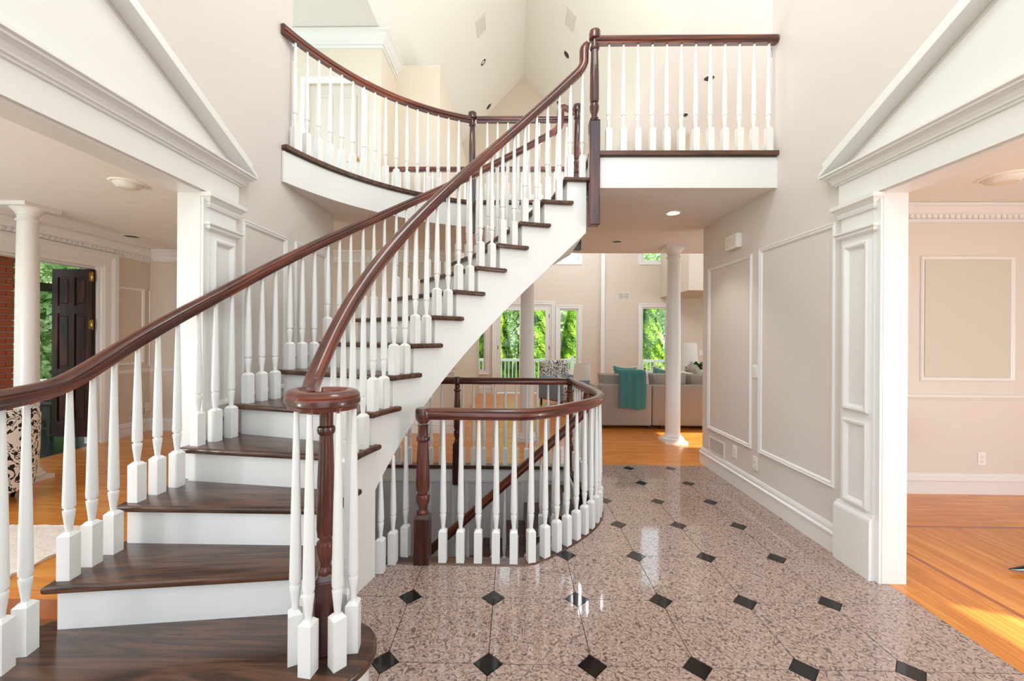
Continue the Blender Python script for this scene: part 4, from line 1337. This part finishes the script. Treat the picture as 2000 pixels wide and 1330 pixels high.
def vent(loc_, nrm, w_, h_, label, nsl=8, cols=1, up=(0, 0, 1), slat_mat='vent_white', back='vent_dark'):
    """louvred register: local x across, y up, z out of the wall"""
    o = empty('air_vent', (0, 0, 0), 0, label, 'vent', 'wall and ceiling air vents')
    n0 = Vector(nrm).normalized(); u = Vector(up); u = (u - n0 * u.dot(n0)).normalized(); x = u.cross(n0)
    o.matrix_world = Matrix.Translation(loc_) @ Matrix((x, u, n0)).transposed().to_4x4()
    t = 0.014
    a, b = w_ / 2, h_ / 2
    MB().box(-a, a, -b, -b + t, 0.0005, 0.009).box(-a, a, b - t, b, 0.0005, 0.009).box(-a, -a + t, -b + t, b - t, 0.0005, 0.009).box(a - t, a, -b + t, b - t, 0.0005, 0.009).build('frame', M['vent_white'], o)
    MB().box(-a + t, a - t, -b + t, b - t, 0.0004, 0.0015).build('backing', M[back], o)
    cw_ = (w_ - 2 * t) / cols
    for c in range(cols):
        x0 = -a + t + c * cw_
        if c: MB().box(x0 - 0.005, x0 + 0.005, -b + t, b - t, 0.0016, 0.008).build('divider', M['vent_white'], o)
        for i in range(nsl):
            y = -b + t + (h_ - 2 * t) * (i + 0.5) / nsl
            hh = (h_ - 2 * t) / nsl * 0.28
            MB().box(x0 + 0.003, x0 + cw_ - 0.003, y - hh, y + hh, 0.0018, 0.006).build('slat', M[slat_mat], o)
    return o
vent((XR, 4.43, 0.275), (-1, 0, 0), 0.33, 0.165, 'white wall vent above the baseboard of the right hall wall', 9)
vent((-5.45, 5.90, 0.30), (1, 0, 0), 0.26, 0.15, 'small white wall vent beside the open front door', 6)
vent((2.733, 10.4, 2.455), (0, -1, 0), 0.28, 0.19, 'grey double vent high on the living room back wall', 5, 2)
vent(on_slope(-0.64, 7.5, -1), nl, 0.24, 0.40, 'flat vent on the left slope of the vaulted ceiling', 6, 1, (0, 1, 0), 'vent_white', 'vent_pale')
vent(on_slope(0.98, 7.45, 1), nr, 0.24, 0.40, 'flat vent on the right slope of the vaulted ceiling', 6, 1, (0, 1, 0), 'vent_white', 'vent_pale')
vent((4.05, 8.7, 3.2), (0, -1, 0), 0.24, 0.5, 'tall pale vent on the hanging wall block by the right column', 8)

def plate(loc_, nrm, label, kind='outlet', name='wall_outlet'):
    o = empty(name, (0, 0, 0), 0, label, 'outlet' if kind == 'outlet' else 'switch', 'wall outlets' if kind == 'outlet' else 'light switches')
    n0 = Vector(nrm).normalized(); u = Vector((0, 0, 1)); x = u.cross(n0)
    o.matrix_world = Matrix.Translation(loc_) @ Matrix((x, u, n0)).transposed().to_4x4()
    MB().rbox(-0.037, 0.037, -0.06, 0.06, 0.0005, 0.007, 0.003, 1).build('plate', M['plastic'], o)
    if kind == 'outlet':
        for y in (-0.022, 0.022): MB().lathe([(0.016, 0.007), (0.016, 0.0095), (0.0, 0.0095)], 14, (0, y, 0), cap=False).build('socket', M['vent_white'], o)
    else:
        MB().rbox(-0.017, 0.017, -0.034, 0.034, 0.007, 0.012, 0.002, 1).build('rocker', M['vent_white'], o)
    return o
plate((XR, 4.066, 0.328), (-1, 0, 0), 'wall outlet on the right hall wall next to the white vent')
plate((XR, 3.724, 0.318), (-1, 0, 0), 'wall outlet between the two right panel mouldings near the floor')
plate((XR, 3.732, 1.139), (-1, 0, 0), 'light switch between the two right panel mouldings', 'switch', 'light_switch')
plate((4.352, 3.92, 0.325), (0, -1, 0), 'wall outlet on the back wall of the right room')
plate((-5.45, 6.06, 0.36), (1, 0, 0), 'wall outlet in the left room beside the small vent')
plate((4.66, 10.4, 1.05), (0, -1, 0), 'light switch on the living room back wall past the column', 'switch', 'light_switch')
ch = empty('door_chime', (XR, 4.07, 2.30), 0, 'cream door chime box high on the right hall wall', 'chime')
MB().rbox(-0.055, -0.0005, -0.11, 0.11, 0.0, 0.135, 0.006, 2).build('cover', M['plastic'], ch)
for i in range(6): MB().box(-0.058, -0.054, -0.09, 0.09, 0.02 + 0.017 * i, 0.028 + 0.017 * i).build('slat', M['vent_white'], ch)

# ------------------------------------------------------------------ furniture
def pillow(mb, w_, h_, t_, mat4, n=10, pinch=0.12):
    v = []; f = []
    for sgn in (1, -1):
        b = len(v)
        for j in range(n + 1):
            for i in range(n + 1):
                a, c = i / n * 2 - 1, j / n * 2 - 1
                e = max(0.0, (1 - a ** 4) * (1 - c ** 4)) ** 0.5
                sx = 1 - pinch * (1 - c * c) * 0 - pinch * (1 - abs(c) ** 2) * abs(a)
                sz = 1 - pinch * (1 - abs(a) ** 2) * abs(c)
                v.append(mat4 @ Vector((a * w_ / 2 * sx, sgn * t_ / 2 * e, c * h_ / 2 * sz)))
        for j in range(n):
            for i in range(n):
                q = [b + j * (n + 1) + i, b + j * (n + 1) + i + 1, b + (j + 1) * (n + 1) + i + 1, b + (j + 1) * (n + 1) + i]
                f.append(q if sgn > 0 else q[::-1])
    mb.add(v, f, True)
    return mb
def at4(x, y, z, rx=0, ry=0, rz=0):
    return Matrix.Translation((x, y, z)) @ Matrix.Rotation(R(rz), 4, 'Z') @ Matrix.Rotation(R(ry), 4, 'Y') @ Matrix.Rotation(R(rx), 4, 'X')

sofa = empty('sectional_sofa', (2.2, 6.9, 0), 0, 'grey beige sectional sofa seen from behind in the living room', 'sofa')
X0, Y0 = 1.345 - 2.2, 6.47 - 6.9
b = MB().rbox(X0, -0.05, Y0, Y0 + 0.22, 0.05, 0.69, 0.03, 3); b.build('back_frame', M['sofa'], sofa)
MB().rbox(-0.04, 1.35, Y0 + 0.01, Y0 + 0.23, 0.05, 0.685, 0.03, 3).build('back_frame', M['sofa'], sofa)
MB().rbox(X0 - 0.0, X0 + 0.2, Y0 + 0.2, Y0 + 1.0, 0.05, 0.60, 0.05, 3).build('arm', M['sofa'], sofa)
MB().rbox(X0 + 0.2, 1.35, Y0 + 0.2, Y0 + 0.98, 0.05, 0.42, 0.03, 2).build('seat_base', M['sofa'], sofa)
MB().rbox(0.75, 1.55, Y0 + 0.98, Y0 + 2.5, 0.05, 0.42, 0.03, 2).build('seat_base', M['sofa'], sofa)
MB().rbox(1.45, 1.68, Y0 + 0.2, Y0 + 2.5, 0.05, 0.68, 0.03, 2).build('back_frame', M['sofa'], sofa)
for i, (xa, ww, zz_, hh, rz) in enumerate([(-0.44, 0.80, 0.64, 0.42, 0), (0.28, 0.62, 0.66, 0.40, 4), (0.92, 0.66, 0.64, 0.42, -5)]):
    pillow(MB(), ww, hh, 0.26, at4(xa, Y0 + 0.27, zz_, -10, 0, rz), 12, 0.04).build('back_cushion', M['sofa'], sofa)
for ya, rz in ((Y0 + 1.0, 70), (Y0 + 1.6, 80)):
    pillow(MB(), 0.62, 0.46, 0.24, at4(0.62 + (ya - Y0) * 0.42, ya, 0.70, -14, 0, rz - 100 + 90), 10, 0.04).build('back_cushion', M['sofa'], sofa)
for xx in (X0 + 0.06, -0.1, 0.1, 1.2): MB().box(xx, xx + 0.06, Y0 + 0.04, Y0 + 0.1, 0, 0.05).build('foot', M['sofa_dark'], sofa)
th_ = MB()
nx_, ny_ = 16, 30
v = []; f = []
for j in range(ny_ + 1):
    for i in range(nx_ + 1):
        u, s = i / nx_, j / ny_
        xx = 1.60 + 0.42 * u + 0.02 * math.sin(3 * s) + 0.05 * s * 0.4
        L = s * 0.78
        if L < 0.20: y, z = 6.69 - L, 0.905 - 0.0 * L
        elif L < 0.26: a = (L - 0.20) / 0.06 * PI / 2; y, z = 6.49 - 0.05 * math.sin(a), 0.905 - 0.05 * (1 - math.cos(a))
        else: y, z = 6.44, 0.855 - (L - 0.26)
        y -= 0.008 * math.sin(u * 9 + s * 2) + 0.006 * math.sin(u * 23) + 0.004
        z += 0.01 * math.sin(u * 7) * (s > 0.9) - (0.01 * u if s > 0.5 else 0)
        v.append((xx, y, z))
for j in range(ny_):
    for i in range(nx_): f.append((j * (nx_ + 1) + i, j * (nx_ + 1) + i + 1, (j + 1) * (nx_ + 1) + i + 1, (j + 1) * (nx_ + 1) + i))
bm_off = [(x, y - 0.012, z + (0.012 if y > 6.45 else 0)) for x, y, z in v]
nv = len(v)
rim = [i for i in range(nx_ + 1)] + [(j + 1) * (nx_ + 1) + nx_ for j in range(ny_)] + [ny_ * (nx_ + 1) + i for i in range(nx_ - 1, -1, -1)] + [j * (nx_ + 1) for j in range(ny_ - 1, 0, -1)]
th_.add(v + bm_off, f + [tuple(nv + q for q in reversed(x)) for x in f] + [(rim[i], rim[(i + 1) % len(rim)], nv + rim[(i + 1) % len(rim)], nv + rim[i]) for i in range(len(rim))], True)
tag(th_.build('throw_blanket', M['teal']), 'teal throw hanging over the back of the grey sofa', 'throw')
def scatter_pillow(loc_, rot, sz, mat, label, pip=True):
    o = empty('throw_pillow', loc_, 0, label, 'pillow', 'throw pillows on the sofa')
    m4 = at4(0, 0, 0, *rot)
    pillow(MB(), sz, sz, 0.14, m4, 12, 0.16).build('cover', mat, o)
    if pip:
        nn = 12; pts = []
        for k in range(4):
            for i in range(nn):
                u = i / nn * 2 - 1
                a, c = ((u, -1), (1, u), (-u, 1), (-1, -u))[k]
                sx = 1 - 0.16 * (1 - c * c) * abs(a); sz_ = 1 - 0.16 * (1 - a * a) * abs(c)
                pts.append(m4 @ Vector((a * sz / 2 * sx, 0, c * sz / 2 * sz_)))
        pr = [(0.012 * math.cos(2 * PI * q / 6), 0.012 * math.sin(2 * PI * q / 6)) for q in range(6)]
        mb = MB()
        for p, q in zip(pts, pts[1:] + pts[:1]): mb.tube(p, q, 0.011, seg=6)
        mb.build('piping', M['piping'], o)
    return o
scatter_pillow((1.86, 6.95, 0.74), (-14, 4, 8), 0.44, M['teal_pillow'], 'teal throw pillow with white piping above the throw on the sofa')
scatter_pillow((2.50, 7.0, 0.72), (-16, 10, -24), 0.40, M['teal_pillow'], 'teal and white throw pillow further along the sofa by the column')
scatter_pillow((2.72, 6.96, 0.72), (-20, 20, -10), 0.44, M['piping'], 'white throw pillow behind the round column', False)

def table_lamp(loc_, label, rs, hs, base_h, bmat):
    o = empty('table_lamp', loc_, 0, label, 'lamp')
    MB().lathe([(0.055, 0), (0.06, 0.01), (0.05, 0.02), (0.075, base_h * 0.4), (0.08, base_h * 0.6), (0.05, base_h * 0.9), (0.02, base_h)], 20).build('base', bmat, o)
    MB().lathe([(0.008, base_h), (0.008, base_h + 0.06)], 8).build('stem', M['brass'], o)
    sh = MB().lathe([(rs, base_h + 0.03), (rs * 0.82, base_h + 0.03 + hs), (rs * 0.80, base_h + 0.03 + hs), (rs * 0.98, base_h + 0.03)], 28, cap=False)
    sh.build('lamp_shade', M['shade'], o)
    return o
ct = empty('console_table', (1.22, 7.5, 0), 0, 'small dark table under the lamp behind the stairwell railing', 'table')
MB().rbox(-0.24, 0.11, -0.22, 0.22, 0.46, 0.50, 0.008, 2).build('tabletop', M['dark'], ct)
for sx in (-0.21, 0.08):
    for sy in (-0.18, 0.18): MB().box(sx - 0.02, sx + 0.02, sy - 0.02, sy + 0.02, 0, 0.46).build('leg', M['dark'], ct)
table_lamp((1.23, 7.5, 0.50), 'table lamp with white shade and blue patterned base behind the stairwell railing', 0.165, 0.29, 0.13, M['blue_ceramic'])
side = empty('side_table', (4.22, 9.55, 0), 0, 'dark side table at the far corner of the living room', 'table')
MB().lathe([(0.3, 0.56), (0.3, 0.6), (0.0, 0.6)], 24).build('tabletop', M['dark'], side)
MB().lathe([(0.18, 0), (0.16, 0.03), (0.03, 0.06), (0.03, 0.56)], 16).build('pedestal', M['dark'], side)
table_lamp((4.0, 9.55, 0.60), 'table lamp with pale shade just right of the round column', 0.21, 0.52, 0.16, M['shade'])
pl = empty('potted_plant', (4.06, 9.3, 0.60), 0, 'dark green leafy plant beside the lamp past the column', 'plant')
MB().lathe([(0.06, 0), (0.09, 0.12), (0.085, 0.13), (0.0, 0.11)], 14).build('pot', M['plastic'], pl)
lf = MB()
for i in range(40):
    a = random.uniform(0, 2 * PI); e = random.uniform(0.1, 1.2); L = random.uniform(0.15, 0.3)
    d = Vector((math.cos(a) * math.cos(e), math.sin(a) * math.cos(e), math.sin(e)))
    s = Vector((-math.sin(a), math.cos(a), 0)) * 0.06
    b0 = Vector((0, 0, 0.11)); c0 = b0 + d * L * 0.55; t0 = b0 + d * L + Vector((0, 0, -0.03))
    lf.add([b0, c0 + s, t0, c0 - s], [(0, 1, 2, 3)])
lf.build('leaves', M['house_plant'], pl)
ac = empty('armchair', (1.05, 8.6, 0), R(35), 'patterned armchair with floral back in front of the garden windows', 'armchair')
MB().rbox(-0.36, 0.36, -0.34, 0.36, 0.14, 0.44, 0.05, 3).build('seat', M['pattern2'], ac)
MB().rbox(-0.36, 0.36, 0.24, 0.42, 0.40, 0.93, 0.07, 3).build('backrest', M['pattern2'], ac)
for sx in (-0.42, 0.30): MB().rbox(sx, sx + 0.12, -0.34, 0.36, 0.14, 0.62, 0.05, 3).build('arm', M['blue_fab'], ac)
for sx in (-0.34, 0.34):
    for sy in (-0.3, 0.34): MB().tube((sx, sy, 0), (sx, sy, 0.15), 0.018, 0.026).build('leg', M['dark'], ac)

# left room furniture
pc = empty('armchair', (-4.55, 3.34, 0), R(15), 'black and white patterned barrel chair at the left edge', 'armchair')
v = []; f = []
nn = 28
ang = [R(-60 + 300 * i / nn) for i in range(nn + 1)]
ring = []
for i, a in enumerate(ang):
    hgt = 0.80
    for r_, z_ in ((0.40, 0.12), (0.43, 0.4), (0.435, hgt - 0.06), (0.42, hgt - 0.01), (0.38, hgt), (0.34, hgt - 0.03), (0.33, 0.42)):
        v.append((r_ * math.cos(a + PI), r_ * math.sin(a + PI), z_))
for i in range(nn):
    for j in range(6): f.append((i * 7 + j, (i + 1) * 7 + j, (i + 1) * 7 + j + 1, i * 7 + j + 1))
MB().add(v, f, True).build('backrest', M['pattern'], pc)
MB().lathe([(0.36, 0.12), (0.38, 0.16), (0.36, 0.40), (0.32, 0.45), (0, 0.46)], 28).build('seat', M['pattern'], pc)
for a in (45, 135, 225, 315): MB().tube((0.27 * math.cos(R(a)), 0.27 * math.sin(R(a)), 0), (0.3 * math.cos(R(a)), 0.3 * math.sin(R(a)), 0.14), 0.014, 0.022).build('leg', M['black'], pc)
rug = MB()
v = []; f = []
x0, x1, y0, y1 = -5.2, -2.955, 1.2, 3.02
gx, gy = 90, 70
for j in range(gy + 1):
    for i in range(gx + 1):
        v.append((x0 + (x1 - x0) * i / gx + (random.uniform(-.012, .012) if i in (0, gx) else 0), y0 + (y1 - y0) * j / gy, 0.014 + random.uniform(-.004, .004)))
for j in range(gy):
    for i in range(gx): f.append((j * (gx + 1) + i, j * (gx + 1) + i + 1, (j + 1) * (gx + 1) + i + 1, (j + 1) * (gx + 1) + i))
rug.add(v, f, True)
rug.box(x0 + 0.01, x1 - 0.01, y0 + 0.01, y1 - 0.01, 0.001, 0.010)
tag(rug.build('rug', M['rug']), 'cream woven rug on the wood floor of the left room', 'rug')
bench = empty('bench', (-6.9, 6.0, 0), 0, 'dark wooden porch bench outside the open front door', 'bench')
MB().rbox(-0.33, 0.35, -0.25, 0.25, 0.40, 0.46, 0.01, 2).build('seat', M['dark'], bench)
for sx in (-0.28, 0.28):
    for sy in (-0.2, 0.2): MB().box(sx - 0.025, sx + 0.025, sy - 0.025, sy + 0.025, 0, 0.4).build('leg', M['dark'], bench)
o = empty('throw_pillow', (-6.76, 6.0, 0.62), 0, 'navy blue pillow on the porch bench right of the column', 'pillow')
pillow(MB(), 0.30, 0.34, 0.12, at4(0, 0, 0, -18, 0, 12), 10, 0.12).build('cover', M['navy'], o)
o = empty('throw_pillow', (-7.06, 6.0, 0.62), 0, 'pale pillow on the porch bench left of the column', 'pillow')
pillow(MB(), 0.28, 0.32, 0.12, at4(0, 0, 0, -18, 0, 0), 10, 0.12).build('cover', M['piping'], o)

# dark claw foot at the right edge
cf = empty('pedestal_table', (3.76, 2.60, 0), 0, 'black curved claw foot of a table at the right edge', 'table')
pr = []
mb = MB()
pts = [(-0.70, 0.022, 0.004), (-0.66, 0.022, 0.012), (-0.58, 0.03, 0.02), (-0.46, 0.05, 0.024), (-0.28, 0.13, 0.03), (-0.1, 0.25, 0.034), (0.0, 0.34, 0.04)]
v = []; f = []
for x, z, r_ in pts:
    for q in range(10):
        a = 2 * PI * q / 10
        v.append((x - 0.3 * r_ * math.sin(a), 1.2 * r_ * math.cos(a), max(0.001, z + r_ * math.sin(a) * 0.8)))
for j in range(len(pts) - 1):
    for q in range(10): f.append((j * 10 + q, j * 10 + (q + 1) % 10, (j + 1) * 10 + (q + 1) % 10, (j + 1) * 10 + q))
f.append(tuple(range(9, -1, -1)))
mb.add(v, f, True)
legm = mb.mesh('leg', M['black'])
for a in (0, 120, 240):
    l = link('leg', legm, cf); l.rotation_euler = (0, 0, R(a))
MB().lathe([(0.05, 0.25), (0.06, 0.32), (0.045, 0.42), (0.06, 0.5), (0.04, 0.6), (0.05, 0.70)], 18).build('pedestal', M['black'], cf)
MB().lathe([(0.0, 0.70), (0.26, 0.70), (0.28, 0.715), (0.26, 0.73), (0, 0.73)], 36, cap=False).build('tabletop', M['black'], cf)

# ------------------------------------------------------------------ outdoors
struct('ground', MB().box(-60, 60, 10.56, 80, -0.9, -0.6).box(-60, -7.4, -60, 10.56, -0.9, -0.3), M['lawn'], 'green lawn behind and beside the house')
struct('ground_paving', MB().box(-7.4, 40, -40, -1.5, -0.5, -0.16).box(6.8, 40, -1.5, 10.56, -0.5, -0.16), M['stone'], 'pale paving in front of the house')
deck = struct('deck', MB().box(-5, 8, 10.56, 12.7, -0.2, -0.06), M['stone'], 'deck outside the living room')
dr = empty('deck_railing', (0, 12.5, 0), 0, 'white picket deck railing outside the living room windows', 'railing')
MB().box(-5, 8, -0.04, 0.04, 0.68, 0.76).build('top_rail', M['deck'], dr)
MB().box(-5, 8, -0.025, 0.025, 0.03, 0.08).build('bottom_rail', M['deck'], dr)
pk = MB().box(-0.016, 0.016, -0.016, 0.016, 0.08, 0.68).mesh('picket', M['deck'])
for i in range(92):
    p_ = link('picket', pk, dr); p_.location = (-4.3 + 0.112 * i, 0, 0)
po = MB().box(-0.05, 0.05, -0.05, 0.05, -0.06, 0.84).mesh('post', M['deck'])
for x in (-4.9, -2.9, -1.15, 1.75, 4.6, 7.5):
    p_ = link('post', po, dr); p_.location = (x, 0, 0)
lrail = empty('porch_railing', (-7.3, 4.7, 0), 0, 'white porch railing outside the front door', 'railing')
MB().box(-0.04, 0.04, -2.5, 1.5, 0.82, 0.90).build('top_rail', M['deck'], lrail)
MB().box(-0.025, 0.025, -2.5, 1.5, 0.06, 0.11).build('bottom_rail', M['deck'], lrail)
pk2 = MB().box(-0.016, 0.016, -0.016, 0.016, 0.11, 0.82).mesh('picket', M['deck'])
for i in range(32):
    p_ = link('picket', pk2, lrail); p_.location = (0, -2.45 + 0.125 * i, 0)

def leaf_cloud(n, shape, size, seed):
    rnd = random.Random(seed)
    v = []; f = []
    for i in range(n):
        c, nrm = shape(rnd)
        d = (nrm + Vector((rnd.uniform(-.7, .7), rnd.uniform(-.7, .7), rnd.uniform(-.5, .7)))).normalized()
        t = d.orthogonal().normalized()
        t = Matrix.Rotation(rnd.uniform(0, 6.28), 3, d) @ t
        b = d.cross(t)
        s = size * rnd.uniform(0.6, 1.4)
        k = len(v)
        v += [c - t * s, c - b * s * 0.5, c + t * s, c + b * s * 0.5]
        f.append((k, k + 1, k + 2, k + 3))
    return v, f
def cone_shape(h, r):
    def s(rnd):
        u = rnd.random() ** 0.6
        z = h * (1 - u) + 0.1
        a = rnd.uniform(0, 2 * PI)
        lump = 0.86 + 0.14 * math.sin(5 * a + z * 3) * math.sin(z * 4 + a)
        rr = r * (u ** 0.75) * lump * rnd.uniform(0.85, 1.0)
        return Vector((rr * math.cos(a), rr * math.sin(a), z)), Vector((math.cos(a), math.sin(a), 0.35))
    return s
def ball_shape(h0, h, r, seed):
    q = random.Random(seed)
    balls = [(Vector((q.uniform(-r, r) * 0.6, q.uniform(-r, r) * 0.6, h0 + q.uniform(0.1, 0.9) * h)), r * q.uniform(0.35, 0.6)) for _ in range(16)]
    def s(rnd):
        c, br = rnd.choice(balls)
        d = Vector((rnd.gauss(0, 1), rnd.gauss(0, 1), rnd.gauss(0, 1))).normalized()
        return c + d * br * rnd.uniform(0.8, 1.0), d
    return s
v, f = leaf_cloud(20000, cone_shape(5.2, 1.05), 0.095, 1)
mb = MB(); mb.v = v; mb.f = f; mb.sm = [False] * len(f)
def raw(mb, name, mat):
    me = bpy.data.meshes.new(name); me.from_pydata([tuple(x) for x in mb.v], [], mb.f); me.materials.append(mat); return me
cone_leaf = raw(mb, 'crown', M['arbor'])
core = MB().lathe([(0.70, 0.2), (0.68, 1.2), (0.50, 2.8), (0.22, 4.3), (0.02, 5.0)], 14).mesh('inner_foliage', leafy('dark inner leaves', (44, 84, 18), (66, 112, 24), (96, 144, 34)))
trunk_m = MB().tube((0, 0, -0.1), (0, 0, 1.0), 0.09, 0.07).mesh('trunk', M['bark'])
arb = [(-2.6, 15.6, 0.95, 'arborvitae tree left of the glazed garden doors'), (-0.75, 15.9, 0.85, 'arborvitae tree behind the left glazed door'), (0.85, 15.4, 0.92, 'tall bright arborvitae tree behind the right glazed door'), (2.15, 15.5, 0.66, 'arborvitae tree behind the window right of the glazed doors'), (5.0, 15.4, 0.72, 'pointed arborvitae tree in the window behind the sofa'), (6.7, 16.0, 0.9, 'arborvitae tree at the right of the window behind the sofa'), (3.6, 16.4, 0.6, 'small arborvitae tree between the garden windows')]
for i, (x, y, s, lab) in enumerate(arb):
    o = empty('arborvitae', (x, y, -0.62), i * 1.3, lab, 'tree', 'arborvitae hedge behind the deck'); o.scale = (s, s, s)
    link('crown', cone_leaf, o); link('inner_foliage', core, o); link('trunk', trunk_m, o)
def broadleaf(x, y, h0, h, r, n, label, seed, size=0.16):
    o = empty('broadleaf_tree', (x, y, -0.62), 0, label, 'tree', 'broadleaf trees behind the garden')
    v, f = leaf_cloud(n, ball_shape(h0, h, r, seed), size, seed)
    m2 = MB(); m2.v = v; m2.f = f
    link('crown', raw(m2, 'crown', M['broad']), o)
    link('trunk', MB().tube((0, 0, -0.1), (0, 0, h0 + h * 0.5), 0.25, 0.12).mesh('trunk', M['bark']), o)
broadleaf(-5.5, 24, 0.2, 7.2, 4.2, 11000, 'large leafy tree far behind the left garden window', 11)
broadleaf(0.5, 25, 0.2, 7.2, 4.2, 11000, 'large leafy tree far behind the glazed doors', 12)
broadleaf(6.5, 24, 0.2, 7.2, 4.2, 11000, 'large leafy tree far behind the sofa window', 13)
broadleaf(12.5, 25, 0.2, 7.2, 4.2, 11000, 'large leafy tree at the far right of the garden', 14)
broadleaf(-11, 8.6, 0.2, 5.5, 2.6, 22000, 'leafy green tree outside the open front door', 15, 0.075)
broadleaf(-12.5, 5.2, 0.2, 5.5, 2.6, 22000, 'leafy green tree left of the round column outside', 16, 0.075)
broadleaf(-16, 11.5, 0.2, 7.5, 3.6, 8000, 'tall leafy tree further away outside the front door', 17, 0.16)
